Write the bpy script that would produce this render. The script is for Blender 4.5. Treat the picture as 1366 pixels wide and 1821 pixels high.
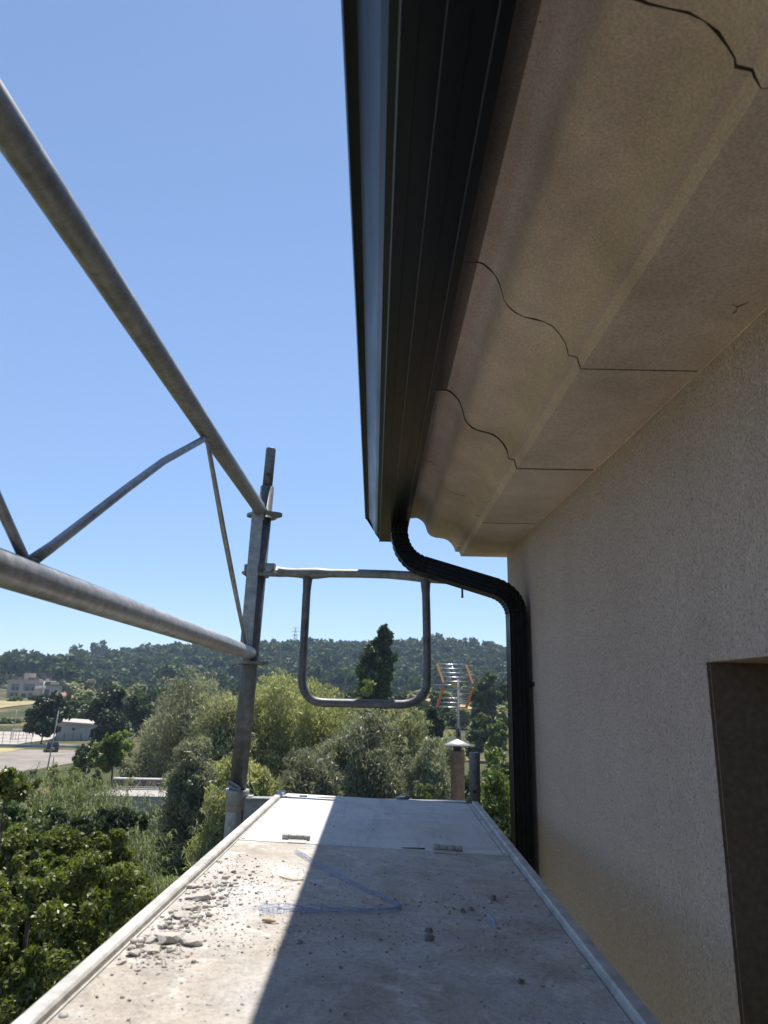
import bpy, bmesh, math, random
import numpy as np
from mathutils import Vector, Matrix

for o in list(bpy.data.objects):
    bpy.data.objects.remove(o)
C = bpy.context.scene.collection
SC = bpy.context.scene
CAMZ = 9.5                                   # eye height above the car park ground (m)

# ------------------------------------------------------------------ camera, sky, sun, exposure
FPX = 1262.0; ROLL = 0.02; PITCH = math.radians(14.72)
cam_d = bpy.data.cameras.new('camera'); cam = bpy.data.objects.new('camera', cam_d); C.objects.link(cam)
cam.matrix_world = Matrix.Translation((0, 0, CAMZ)) @ Matrix.Rotation(math.pi/2 + PITCH, 4, 'X') @ Matrix.Rotation(ROLL, 4, 'Z')
cam_d.sensor_fit = 'VERTICAL'; cam_d.sensor_height = 24.0; cam_d.lens = FPX/1821*24.0
cam_d.clip_start = 0.02; cam_d.clip_end = 9000
cam_d.dof.use_dof = True; cam_d.dof.focus_distance = 2.3; cam_d.dof.aperture_fstop = 6.5
SC.camera = cam

SUN = Vector((0.06, 0.33, 1.0)).normalized()
SUN_EL = math.asin(SUN.z); SUN_AZ = math.atan2(SUN.x, SUN.y)
w = bpy.data.worlds.new('World'); SC.world = w; w.use_nodes = True
nt = w.node_tree; nt.nodes.clear()
sky = nt.nodes.new('ShaderNodeTexSky'); sky.sky_type = 'NISHITA'; sky.sun_disc = False
sky.sun_elevation = SUN_EL; sky.sun_rotation = SUN_AZ; sky.air_density = 1.0; sky.dust_density = 0.2; sky.ozone_density = 1.0; sky.altitude = 1300
bg = nt.nodes.new('ShaderNodeBackground'); bg.inputs['Strength'].default_value = 0.112
wo = nt.nodes.new('ShaderNodeOutputWorld')
# dusty air: the sky pales less strongly towards the horizon, evenly all round
gc = nt.nodes.new('ShaderNodeTexCoord'); gs = nt.nodes.new('ShaderNodeSeparateXYZ'); gm = nt.nodes.new('ShaderNodeMapRange'); gm.interpolation_type = 'SMOOTHSTEP'
gm.inputs[1].default_value = -0.05; gm.inputs[2].default_value = 0.5
gx = nt.nodes.new('ShaderNodeMix'); gx.data_type = 'RGBA'; gx.inputs[6].default_value = (0.62, 0.66, 0.75, 1); gx.inputs[7].default_value = (1, 1, 1, 1)
gy = nt.nodes.new('ShaderNodeMix'); gy.data_type = 'RGBA'; gy.blend_type = 'MULTIPLY'; gy.inputs[0].default_value = 1.0
nt.links.new(gc.outputs['Generated'], gs.inputs[0]); nt.links.new(gs.outputs[2], gm.inputs[0]); nt.links.new(gm.outputs[0], gx.inputs[0])
nt.links.new(gx.outputs[2], gy.inputs[7]); nt.links.new(sky.outputs[0], gy.inputs[6])
nt.links.new(gy.outputs[2], bg.inputs[0]); nt.links.new(bg.outputs[0], wo.inputs[0])
sl = bpy.data.lights.new('sun', 'SUN'); sl.energy = 4.2; sl.angle = math.radians(0.53); sl.color = (1.0, 0.95, 0.87)
so = bpy.data.objects.new('sun', sl); C.objects.link(so); so.location = (0, 0, 60)
so.rotation_euler = SUN.to_track_quat('Z', 'Y').to_euler()
SC.view_settings.view_transform = 'Standard'; SC.view_settings.look = 'None'
SC.view_settings.exposure = 0.80; SC.view_settings.gamma = 1.0; SC.view_settings.use_curve_mapping = False
SC.render.engine = 'CYCLES'
SC.cycles.use_denoising = True
SC.cycles.max_bounces = 8; SC.cycles.diffuse_bounces = 4; SC.cycles.transmission_bounces = 4
SC.cycles.volume_bounces = 0; SC.cycles.caustics_reflective = False; SC.cycles.caustics_refractive = False

# ------------------------------------------------------------------ helpers: geometry of sight lines (used to place things at their real distances)
def ray(px, py):
    cx = (px-683)/FPX; cy = (910.5-py)/FPX
    u = cx*math.cos(ROLL)-cy*math.sin(ROLL); v = cx*math.sin(ROLL)+cy*math.cos(ROLL)
    return Vector((u, math.cos(PITCH)-v*math.sin(PITCH), math.sin(PITCH)+v*math.cos(PITCH)))
EYE = Vector((0, 0, CAMZ))
def at(px, py, Y): d = ray(px, py); return EYE + d*(Y/d.y)
def atz(px, py, z): d = ray(px, py); return EYE + d*((z-CAMZ)/d.z)
DZ0, DTX, DTY = -0.30, -0.036, 0.004         # the deck leans a little
def deckz(x, y): return CAMZ + DZ0 + DTX*x + DTY*y
def ondeck(px, py):
    d = ray(px, py); return EYE + d*(DZ0/(d.z-DTX*d.x-DTY*d.y))

# ------------------------------------------------------------------ helpers: objects
def tag(o, label=None, cat=None, group=None, kind=None):
    if label: o['label'] = label
    if cat: o['category'] = cat
    if group: o['group'] = group
    if kind: o['kind'] = kind
    return o
def empty(name, loc, label, cat, group=None, rz=0):
    o = bpy.data.objects.new(name, None); C.objects.link(o); o.location = loc; o.rotation_euler = (0, 0, rz)
    o.empty_display_size = 0.1
    return tag(o, label, cat, group)
def link(name, me, parent=None, world=True):
    o = bpy.data.objects.new(name, me); C.objects.link(o)
    if parent is not None:
        o.parent = parent
        if world:
            o.matrix_parent_inverse = full(parent).inverted()
    return o
def full(o):
    m = o.matrix_basis.copy()
    if o.parent is not None:
        m = full(o.parent) @ o.matrix_parent_inverse @ m
    return m
def copy_tree(o, parent=None):
    c = o.copy(); C.objects.link(c)
    if parent is not None: c.parent = parent
    for ch in o.children: copy_tree(ch, c)
    return c

class MB:
    """collects simple shapes, builds ONE mesh object"""
    def __init__(s): s.v = []; s.f = []; s.sm = []
    def add(s, vs, fs, smooth=False):
        b = len(s.v); s.v += [tuple(p) for p in vs]
        for f in fs: s.f.append(tuple(i+b for i in f)); s.sm.append(smooth)
        return s
    def box(s, lo, hi, M=None):
        x0, y0, z0 = lo; x1, y1, z1 = hi
        vs = [Vector(p) for p in ((x0,y0,z0),(x1,y0,z0),(x1,y1,z0),(x0,y1,z0),(x0,y0,z1),(x1,y0,z1),(x1,y1,z1),(x0,y1,z1))]
        if M is not None: vs = [M @ p for p in vs]
        return s.add(vs, [(0,3,2,1),(4,5,6,7),(0,1,5,4),(1,2,6,5),(2,3,7,6),(3,0,4,7)])
    def tube(s, pts, r, n=10, caps=True, flat=None):
        """pts list; r number or list; flat: list of (sx, sy) section squash"""
        pts = [Vector(p) for p in pts]; rs = r if isinstance(r, (list, tuple)) else [r]*len(pts)
        b = len(s.v); up = None
        for i, p in enumerate(pts):
            t = (pts[min(i+1, len(pts)-1)]-pts[max(i-1, 0)]).normalized()
            if up is None:
                up = Vector((0, 0, 1)) if abs(t.z) < 0.9 else Vector((0, 1, 0))
            a = t.cross(up).normalized(); up = a.cross(t).normalized()
            fx, fy = flat[i] if flat else (1, 1)
            for k in range(n):
                an = 2*math.pi*k/n
                q = p + a*(math.cos(an)*rs[i]*fx) + up*(math.sin(an)*rs[i]*fy); s.v.append(tuple(q))
        for i in range(len(pts)-1):
            for k in range(n):
                s.f.append((b+i*n+k, b+i*n+(k+1) % n, b+(i+1)*n+(k+1) % n, b+(i+1)*n+k)); s.sm.append(True)
        if caps:
            s.f.append(tuple(b+k for k in reversed(range(n)))); s.sm.append(False)
            e = b+(len(pts)-1)*n; s.f.append(tuple(e+k for k in range(n))); s.sm.append(False)
        return s
    def sweep(s, path, frames, prof, closed=True, caps=True, smooth=False, scales=None):
        """prof list of (a,b); frames list of (A,B) vectors"""
        b = len(s.v); n = len(prof)
        for i, p in enumerate(path):
            A, B = frames[i]; k = scales[i] if scales else 1.0
            for (u, v) in prof: s.v.append(tuple(Vector(p)+A*(u*k)+B*(v*k)))
        m = n if closed else n-1
        for i in range(len(path)-1):
            for k in range(m):
                s.f.append((b+i*n+k, b+i*n+(k+1) % n, b+(i+1)*n+(k+1) % n, b+(i+1)*n+k)); s.sm.append(smooth)
        if caps and closed:
            s.f.append(tuple(b+k for k in reversed(range(n)))); s.sm.append(False)
            e = b+(len(path)-1)*n; s.f.append(tuple(e+k for k in range(n))); s.sm.append(False)
        return s
    def lathe(s, c, prof, n=16):
        """prof list of (r, z) round a vertical axis at c"""
        c = Vector(c); b = len(s.v)
        for (r, z) in prof:
            for k in range(n):
                an = 2*math.pi*k/n; s.v.append((c.x+r*math.cos(an), c.y+r*math.sin(an), c.z+z))
        for i in range(len(prof)-1):
            for k in range(n):
                s.f.append((b+i*n+k, b+i*n+(k+1) % n, b+(i+1)*n+(k+1) % n, b+(i+1)*n+k)); s.sm.append(True)
        return s
    def mesh(s, name, m, bevel=0):
        me = bpy.data.meshes.new(name); me.from_pydata(s.v, [], s.f); me.update()
        bm = bmesh.new(); bm.from_mesh(me); bmesh.ops.recalc_face_normals(bm, faces=bm.faces)
        if bevel:
            es = [e for e in bm.edges if len(e.link_faces) == 2 and e.calc_face_angle(0) > 0.6]
            bmesh.ops.bevel(bm, geom=es, offset=bevel, segments=2, profile=0.6, affect='EDGES', clamp_overlap=True)
        bm.to_mesh(me); bm.free()
        if not bevel and len(me.polygons) == len(s.sm):
            me.polygons.foreach_set('use_smooth', s.sm)
        if m: me.materials.append(m)
        return me
    def build(s, name, m, parent=None, bevel=0): return link(name, s.mesh(name, m, bevel), parent)

def np_mesh(name, V, F, m, smooth=False):
    """V (n,3), F (k, 3 or 4) numpy"""
    me = bpy.data.meshes.new(name); k = F.shape[1]
    me.vertices.add(len(V)); me.vertices.foreach_set('co', np.ascontiguousarray(V, dtype=np.float32).ravel())
    me.loops.add(F.size); me.loops.foreach_set('vertex_index', np.ascontiguousarray(F, dtype=np.int32).ravel())
    me.polygons.add(len(F)); me.polygons.foreach_set('loop_start', np.arange(0, F.size, k, dtype=np.int32))
    me.update(calc_edges=True)
    if smooth: me.polygons.foreach_set('use_smooth', np.ones(len(F), dtype=bool))
    if m: me.materials.append(m)
    return me

# ------------------------------------------------------------------ helpers: materials
class NT:
    def __init__(s, name):
        s.m = bpy.data.materials.new(name); s.m.use_nodes = True; s.t = s.m.node_tree; s.t.nodes.clear()
        s.out = s.n('ShaderNodeOutputMaterial')
    def n(s, t, **kw):
        x = s.t.nodes.new(t)
        for k, v in kw.items():
            if hasattr(x, k) and k not in x.inputs: setattr(x, k, v)
            else: x.inputs[k].default_value = v
        return x
    def l(s, a, b): s.t.links.new(a, b)
    def coord(s, scale=(1, 1, 1), obj=True, rot=(0, 0, 0)):
        tc = s.n('ShaderNodeTexCoord') if obj else s.n('ShaderNodeNewGeometry')
        mp = s.n('ShaderNodeMapping'); mp.inputs['Scale'].default_value = scale; mp.inputs['Rotation'].default_value = rot
        s.l(tc.outputs['Object' if obj else 'Position'], mp.inputs['Vector']); return mp.outputs[0]
    def noise(s, vec, scale, detail=4, rough=0.55, dist=0):
        x = s.n('ShaderNodeTexNoise'); x.inputs['Scale'].default_value = scale; x.inputs['Detail'].default_value = detail
        x.inputs['Roughness'].default_value = rough; x.inputs['Distortion'].default_value = dist
        s.l(vec, x.inputs['Vector']); return x.outputs[0]
    def ramp(s, fac, stops):
        r = s.n('ShaderNodeValToRGB'); e = r.color_ramp.elements
        while len(e) < len(stops): e.new(0.5)
        for k, (p, c) in enumerate(stops):
            e[k].position = p; e[k].color = (*c, 1) if len(c) == 3 else c
        s.l(fac, r.inputs[0]); return r.outputs[0]
    def mix(s, a, b, fac, mode='MIX'):
        x = s.n('ShaderNodeMix'); x.data_type = 'RGBA'; x.blend_type = mode
        for sock, v in ((0, fac), (6, a), (7, b)):
            if isinstance(v, (int, float)): x.inputs[sock].default_value = v
            elif isinstance(v, tuple): x.inputs[sock].default_value = (*v, 1)
            else: s.l(v, x.inputs[sock])
        return x.outputs[2]
    def bump(s, h, strength, dist):
        b = s.n('ShaderNodeBump'); b.inputs['Strength'].default_value = strength; b.inputs['Distance'].default_value = dist
        s.l(h, b.inputs['Height']); return b.outputs[0]
    def principled(s, col, rough=0.6, metal=0.0, normal=None, spec=0.5):
        p = s.n('ShaderNodeBsdfPrincipled')
        for nm, v in (('Base Color', col), ('Roughness', rough), ('Metallic', metal), ('Specular IOR Level', spec)):
            if isinstance(v, (int, float)): p.inputs[nm].default_value = v
            elif isinstance(v, tuple): p.inputs[nm].default_value = (*v, 1)
            else: s.l(v, p.inputs[nm])
        if normal is not None: s.l(normal, p.inputs['Normal'])
        s.l(p.outputs[0], s.out.inputs[0]); return p
def simple(name, col, rough=0.6, metal=0.0, var=0.25, scale=6.0, bump=0.0, obj=True, spec=0.5):
    t = NT(name); v = t.coord(obj=obj); n = t.noise(v, scale, 5, 0.6)
    lo = tuple(c*(1-var) for c in col); hi = tuple(min(1, c*(1+var)) for c in col)
    c = t.ramp(n, [(0.3, lo), (0.7, hi)])
    nm = t.bump(t.noise(v, scale*6, 3), 0.4, bump) if bump else None
    t.principled(c, rough, metal, nm, spec); return t.m
def leafmat(name, a, b, trans=0.45, rough=0.5, scale=0.35, gloss=0.04, tint=(0.85, 0.95, 0.40)):
    """a, b: the two ends of the leaf colour; every leaf gets its own mix, clumps drift slowly"""
    t = NT(name); g = t.n('ShaderNodeNewGeometry'); n = t.noise(t.coord(obj=False), scale, 3)
    m1 = t.n('ShaderNodeMath'); m1.operation = 'MULTIPLY_ADD'; t.l(g.outputs['Random Per Island'], m1.inputs[0]); m1.inputs[1].default_value = 0.55
    m2 = t.n('ShaderNodeMath'); m2.operation = 'MULTIPLY_ADD'; t.l(n, m2.inputs[0]); m2.inputs[1].default_value = 1.1; m2.inputs[2].default_value = -0.33
    t.l(m2.outputs[0], m1.inputs[2])
    oi = t.n('ShaderNodeObjectInfo')
    col = t.ramp(m1.outputs[0], [(0.0, a), (1.0, b)])
    hs = t.n('ShaderNodeHueSaturation'); t.l(col, hs.inputs['Color'])
    mv = t.n('ShaderNodeMapRange'); t.l(oi.outputs['Random'], mv.inputs[0]); mv.inputs[3].default_value = 0.86; mv.inputs[4].default_value = 1.14
    t.l(mv.outputs[0], hs.inputs['Value']); col = hs.outputs[0]
    d = t.n('ShaderNodeBsdfDiffuse'); t.l(col, d.inputs[0])
    tr = t.n('ShaderNodeBsdfTranslucent'); tc = t.mix(col, tint, 1.0, 'MULTIPLY'); 
    sc = t.n('ShaderNodeHueSaturation'); t.l(tc, sc.inputs['Color']); sc.inputs['Value'].default_value = 1.3; t.l(sc.outputs[0], tr.inputs[0])
    mx = t.n('ShaderNodeMixShader'); mx.inputs[0].default_value = trans; t.l(d.outputs[0], mx.inputs[1]); t.l(tr.outputs[0], mx.inputs[2])
    gl = t.n('ShaderNodeBsdfGlossy'); gl.inputs['Roughness'].default_value = rough; gl.inputs[0].default_value = (1, 1, 1, 1)
    mg = t.n('ShaderNodeMixShader'); mg.inputs[0].default_value = gloss; t.l(mx.outputs[0], mg.inputs[1]); t.l(gl.outputs[0], mg.inputs[2])
    t.l(mg.outputs[0], t.out.inputs[0]); return t.m

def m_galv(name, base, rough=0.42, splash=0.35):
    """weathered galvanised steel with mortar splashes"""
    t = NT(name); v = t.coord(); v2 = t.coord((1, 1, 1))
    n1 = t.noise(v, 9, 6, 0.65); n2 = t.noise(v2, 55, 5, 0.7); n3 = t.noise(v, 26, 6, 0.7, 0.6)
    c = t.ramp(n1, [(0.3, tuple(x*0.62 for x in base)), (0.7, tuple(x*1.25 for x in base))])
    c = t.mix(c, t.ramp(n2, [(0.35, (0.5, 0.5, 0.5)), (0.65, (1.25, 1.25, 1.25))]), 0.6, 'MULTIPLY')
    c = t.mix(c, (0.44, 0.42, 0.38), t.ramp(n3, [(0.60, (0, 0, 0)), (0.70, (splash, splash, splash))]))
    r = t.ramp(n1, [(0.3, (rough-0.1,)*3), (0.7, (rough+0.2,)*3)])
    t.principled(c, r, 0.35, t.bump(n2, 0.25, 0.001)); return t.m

M = {}
M['galv'] = m_galv('galvanised_steel', (0.40, 0.405, 0.41))
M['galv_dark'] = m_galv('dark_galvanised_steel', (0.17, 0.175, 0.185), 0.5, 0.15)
M['galv_dirty'] = m_galv('dirty_galvanised_steel', (0.32, 0.32, 0.31), 0.5, 0.75)
M['wire'] = simple('bright_wire', (0.33, 0.37, 0.42), 0.35, 0.9, 0.3, 40)

def m_render():
    t = NT('roughcast_render'); v = t.coord(obj=False)
    big = t.noise(v, 1.3, 4, 0.5); mid = t.noise(v, 8, 5, 0.6); fine = t.noise(v, 140, 4, 0.7)
    vz = t.coord((1, 1, 0.55), obj=False); vz2 = t.noise(vz, 330, 3, 0.6, 0.3)
    c = t.ramp(big, [(0.32, (0.68, 0.535, 0.455)), (0.68, (0.80, 0.65, 0.56))])
    dr = t.noise(t.coord((7, 7, 0.55), obj=False), 1.0, 5, 0.65)
    c = t.mix(c, t.ramp(dr, [(0.35, (0.90, 0.885, 0.87)), (0.6, (1, 1, 1))]), 0.6, 'MULTIPLY')
    c = t.mix(c, (0.72, 0.575, 0.49), t.ramp(mid, [(0.4, (0, 0, 0)), (0.7, (0.5, 0.5, 0.5))]))
    pits = t.ramp(vz2, [(0.34, (0.52, 0.50, 0.48)), (0.47, (1, 1, 1))])
    c = t.mix(c, pits, 0.8, 'MULTIPLY')
    # ochre damp stain low on the wall
    sx = t.n('ShaderNodeSeparateXYZ'); g = t.n('ShaderNodeNewGeometry'); t.l(g.outputs['Position'], sx.inputs[0])
    mr = t.n('ShaderNodeMapRange'); t.l(sx.outputs[2], mr.inputs[0]); mr.inputs[1].default_value = CAMZ-0.12; mr.inputs[2].default_value = CAMZ-0.45
    st = t.n('ShaderNodeMath'); st.operation = 'MULTIPLY'; t.l(mr.outputs[0], st.inputs[0]); t.l(t.ramp(t.noise(v, 3.1, 4), [(0.40, (0, 0, 0)), (0.68, (0.42, 0.42, 0.42))]), st.inputs[1])
    c = t.mix(c, (0.62, 0.45, 0.31), st.outputs[0])
    h = t.mix(t.ramp(vz2, [(0.3, (0, 0, 0)), (0.6, (1, 1, 1))]), fine, 0.4)
    h = t.mix(h, t.noise(v, 11, 3, 0.5), 0.45)
    t.principled(c, 0.93, 0, t.bump(h, 1.0, 0.009), 0.2); return t.m
M['render'] = m_render()
M['dark_jamb'] = simple('dark_jamb', (0.15, 0.115, 0.09), 0.95, 0, 0.25, 90, 0.004, False, 0.2)  # far window jamb, a darker brown than the wall around it
def m_concrete(name, a, b, speck=0.75):
    t = NT(name); v = t.coord(obj=False)
    c = t.ramp(t.noise(v, 3.2, 6, 0.62), [(0.34, a), (0.64, b)])
    c = t.mix(c, (0.80, 0.78, 0.74), t.ramp(t.noise(v, 14, 6, 0.7), [(0.4, (0, 0, 0)), (0.75, (0.45, 0.45, 0.45))]), 'MULTIPLY')
    s = t.n('ShaderNodeTexVoronoi'); s.inputs['Scale'].default_value = 85; t.l(v, s.inputs['Vector'])
    sp = t.ramp(s.outputs['Distance'], [(0.06, (0.25, 0.22, 0.2)), (0.13, (1, 1, 1))])
    msk = t.ramp(t.noise(v, 6, 3), [(0.5, (0, 0, 0)), (0.62, (speck,)*3)])
    c = t.mix(c, sp, msk, 'MULTIPLY')
    f = t.noise(v, 320, 2, 0.6)
    c = t.mix(c, t.ramp(f, [(0.35, (0.74, 0.73, 0.72)), (0.62, (1.08, 1.08, 1.08))]), 0.8, 'MULTIPLY')
    t.principled(c, 0.9, 0, t.bump(t.mix(f, t.noise(v, 60, 5), 0.5), 0.35, 0.0015), 0.2); return t.m
M['cornice'] = m_concrete('cast_cornice_concrete', (0.575, 0.45, 0.37), (0.82, 0.665, 0.565))
M['joint'] = simple('dark_joint', (0.16, 0.13, 0.105), 0.95, 0, 0.3, 40, 0, False)  # shade put into the colour: darkens block ends inside the open gaps
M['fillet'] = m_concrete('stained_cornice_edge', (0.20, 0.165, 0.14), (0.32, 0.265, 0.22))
def m_alu():
    t = NT('anthracite_aluminium'); v = t.coord((1, 0.12, 1), obj=False)
    n = t.noise(v, 30, 4)
    c = t.ramp(n, [(0.3, (0.008, 0.009, 0.0105)), (0.7, (0.0135, 0.015, 0.017))])
    p = t.principled(c, t.ramp(n, [(0.3, (0.27,)*3), (0.7, (0.38,)*3)]), 0.0, None, 0.2)
    return t.m
M['alu'] = m_alu()
M['alu_seam'] = simple('bare_aluminium_edge', (0.10, 0.105, 0.12), 0.35, 0.5, 0.2, 30)
M['black_plastic'] = simple('black_plastic', (0.012, 0.012, 0.014), 0.5, 0, 0.2, 20)

def m_deck(name, dusty):
    t = NT(name); v = t.coord(obj=False); vs = t.coord((1, 0.12, 1), obj=False); vl = t.coord((0.1, 1, 1), obj=False)
    c = t.ramp(t.noise(v, 7, 6, 0.6), [(0.3, (0.52, 0.515, 0.505)), (0.7, (0.69, 0.68, 0.665))])
    c = t.mix(c, (0.30, 0.31, 0.33), t.ramp(t.noise(vs, 16, 6, 0.72, 0.3), [(0.55, (0, 0, 0)), (0.72, (0.65,)*3)]))
    c = t.mix(c, (0.26, 0.27, 0.30), t.ramp(t.noise(vl, 22, 6, 0.75, 0.4), [(0.58, (0, 0, 0)), (0.74, (0.6,)*3)]))
    if not dusty:
        c = t.mix(c, (0.47, 0.42, 0.36), t.ramp(t.noise(v, 6, 8, 0.7, 0.6), [(0.50, (0, 0, 0)), (0.68, (0.6,)*3)]))
        c = t.mix(c, (0.33, 0.31, 0.29), t.ramp(t.noise(v, 30, 9, 0.8, 0.5), [(0.56, (0, 0, 0)), (0.70, (0.55,)*3)]))
    if dusty:
        d = t.ramp(t.noise(v, 4.5, 8, 0.68, 0.5), [(0.34, (0, 0, 0)), (0.60, (0.9,)*3)])
        dc = t.ramp(t.noise(v, 19, 6, 0.7), [(0.3, (0.34, 0.295, 0.245)), (0.7, (0.53, 0.475, 0.405))])
        c = t.mix(c, dc, d)
        c = t.mix(c, (0.74, 0.71, 0.66), t.ramp(t.noise(v, 9, 7, 0.7, 1.2), [(0.56, (0, 0, 0)), (0.66, (0.7,)*3)]))
        c = t.mix(c, (0.30, 0.27, 0.245), t.ramp(t.noise(v, 17, 10, 0.8, 0.8), [(0.52, (0, 0, 0)), (0.68, (0.7,)*3)]))
        c = t.mix(c, (0.55, 0.40, 0.24), t.ramp(t.noise(v, 6.3, 6, 0.7, 0.8), [(0.60, (0, 0, 0)), (0.72, (0.55,)*3)]))
    h = t.mix(t.noise(v, 28, 9, 0.74, 0.6), t.noise(v, 300, 4, 0.7), 0.25)
    c = t.mix(c, t.ramp(t.noise(v, 160, 4, 0.75), [(0.3, (0.62, 0.60, 0.58)), (0.55, (1.04,)*3)]), 0.75 if dusty else 0.3, 'MULTIPLY')
    t.principled(c, 0.85, 0, t.bump(h, 0.9 if dusty else 0.35, 0.008 if dusty else 0.0015), 0.25); return t.m
M['deck'] = m_deck('dusty_deck_panel', True)
M['hatch'] = m_deck('worn_white_hatch', False)
M['deck_rail'] = simple('dusty_aluminium_rail', (0.42, 0.405, 0.38), 0.65, 0.15, 0.3, 25, 0.002, False)
M['mortar'] = simple('crumbled_mortar', (0.46, 0.43, 0.385), 0.95, 0, 0.25, 40, 0.002)
M['mortar_dark'] = simple('grey_mortar', (0.24, 0.22, 0.20), 0.95, 0, 0.25, 40, 0.002)
M['netting'] = simple('blue_glass_fibre', (0.27, 0.35, 0.56), 0.55, 0, 0.3, 60)
M['bark'] = simple('bark', (0.085, 0.065, 0.05), 0.95, 0, 0.4, 8, 0.02)
M['white_wall'] = simple('off_white_wall', (0.38, 0.38, 0.37), 0.8, 0, 0.15, 1.2, 0, False)
M['flue'] = simple('brown_flue_sheet', (0.15, 0.128, 0.113), 0.55, 0.1, 0.3, 12)
M['cap'] = simple('pale_metal_cap', (0.62, 0.60, 0.54), 0.4, 0.4, 0.12, 12)
M['orange'] = simple('orange_bar', (0.42, 0.19, 0.085), 0.6, 0, 0.2, 25)
M['road'] = simple('pale_road', (0.36, 0.335, 0.305), 0.95, 0, 0.15, 0.8, 0, False)
M['pave'] = simple('grey_pavement', (0.27, 0.265, 0.26), 0.95, 0, 0.15, 1.2, 0, False)
M['bridge'] = simple('bridge_concrete', (0.33, 0.325, 0.315), 0.9, 0, 0.25, 0.9, 0.01, False)
M['girder'] = simple('dark_girder', (0.06, 0.07, 0.07), 0.8, 0, 0.3, 0.8, 0, False)
M['parapet'] = simple('painted_parapet', (0.105, 0.095, 0.095), 0.8, 0, 0.35, 0.7, 0, False)
M['letters'] = simple('salmon_paint', (0.42, 0.24, 0.16), 0.8, 0, 0.25, 2)
M['bldg'] = simple('pinkish_facade', (0.50, 0.40, 0.32), 0.85, 0, 0.1, 0.4)
M['bldg_light'] = simple('light_facade', (0.42, 0.375, 0.325), 0.85, 0, 0.1, 0.4)
M['frame_grey'] = simple('grey_frame', (0.20, 0.20, 0.20), 0.6, 0, 0.2, 4)
M['tile'] = simple('clay_tile', (0.34, 0.16, 0.09), 0.9, 0, 0.25, 3)
M['dark_hut'] = simple('dark_roof_clutter', (0.16, 0.125, 0.105), 0.9, 0, 0.25, 0.6)
M['court'] = simple('pale_court', (0.40, 0.355, 0.31), 0.9, 0, 0.08, 0.3, 0, False)
def glass(name, col):
    t = NT(name); n = t.noise(t.coord(), 0.6, 2); t.principled(t.ramp(n, [(0.3, tuple(c*0.6 for c in col)), (0.7, col)]), 0.12, 0, None, 0.6); return t.m
M['glass'] = glass('dark_window_glass', (0.03, 0.035, 0.04))
M['car'] = glass('dark_blue_car_paint', (0.012, 0.015, 0.024))
M['tyre'] = simple('tyre_rubber', (0.015, 0.015, 0.015), 0.9, 0, 0.2, 10)
M['red'] = simple('red_lamp', (0.25, 0.02, 0.015), 0.3, 0, 0.1, 10)
M['white'] = simple('white_paint', (0.72, 0.72, 0.70), 0.6, 0, 0.06, 10)

# ------------------------------------------------------------------ the ground
def sm(x, a, b):
    t = np.clip((np.asarray(x, dtype=float)-a)/(b-a), 0, 1); return t*t*(3-2*t)
def ridge(a):                                # ground height of the ridge as seen along azimuth a = x/y
    xs = [-3, -1.2, -0.55, -0.47, -0.40, -0.31, -0.24, -0.17, -0.10, -0.05, 0.04, 0.09, 0.14, 0.18, 0.30, 0.6, 1.5, 3]
    zs = [14, 18, 20, 21.5, 25.5, 35, 38.5, 39, 41, 41.5, 42.5, 46, 43, 40, 39, 40, 34, 28]
    return np.interp(a, xs, zs)
def terrain(x, y):
    x = np.asarray(x, dtype=float); y = np.asarray(y, dtype=float)
    z = np.interp(y, [-3000, 0, 60, 115, 140, 172, 232, 300, 450, 520, 3000], [0.0, 0.0, 0.3, 0.7, 0.9, 2.7, 5.5, 6.8, 11.5, 15, 15])
    ch = np.exp(-((x+9.0+0.04*(y-40))/7.5)**2)*sm(y, -30, 5)*(1-sm(y, 90, 125)); z = z-1.5*ch
    a = x/np.maximum(y, 60)
    r = (ridge(a)+CAMZ)*1.0
    up = sm(y, 470, 760); dn = 1-0.55*sm(y, 820, 1500)
    z = z*(1-up)+r*up*dn*(1+0.0*y)
    z = z+np.where(y > 320, 1.6*np.sin(x*0.021+1.3)*np.sin(y*0.017)*sm(y, 320, 500), 0)
    return z
def tz(x, y): return float(terrain(x, y))
def make_ground():
    n = 230
    sx = np.sinh(np.linspace(-4.9, 4.9, n)); xs = sx/sx.max()*3500
    sy = np.sinh(np.linspace(-3.6, 5.0, 260)); ys = sy/sy.max()*4200
    X, Y = np.meshgrid(xs, ys); Z = terrain(X, Y)
    V = np.stack([X, Y, Z], -1).reshape(-1, 3); nx = n; ny = 260
    i, j = np.meshgrid(np.arange(nx-1), np.arange(ny-1)); a = (j*nx+i).ravel()
    F = np.stack([a, a+1, a+nx+1, a+nx], 1)
    t = NT('meadow_ground'); v = t.coord(obj=False)
    c = t.ramp(t.noise(v, 0.05, 6, 0.6), [(0.35, (0.045, 0.06, 0.024)), (0.52, (0.085, 0.09, 0.042)), (0.66, (0.22, 0.17, 0.095))])
    c = t.mix(c, t.ramp(t.noise(v, 1.3, 6, 0.7), [(0.3, (0.6, 0.6, 0.6)), (0.7, (1.2, 1.2, 1.2))]), 0.8, 'MULTIPLY')
    t.principled(c, 0.95, 0, t.bump(t.noise(v, 2.5, 6, 0.7), 0.8, 0.15), 0.1)
    o = link('ground', np_mesh('ground', V, F, t.m, True)); tag(o, kind='structure')
make_ground()
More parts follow.
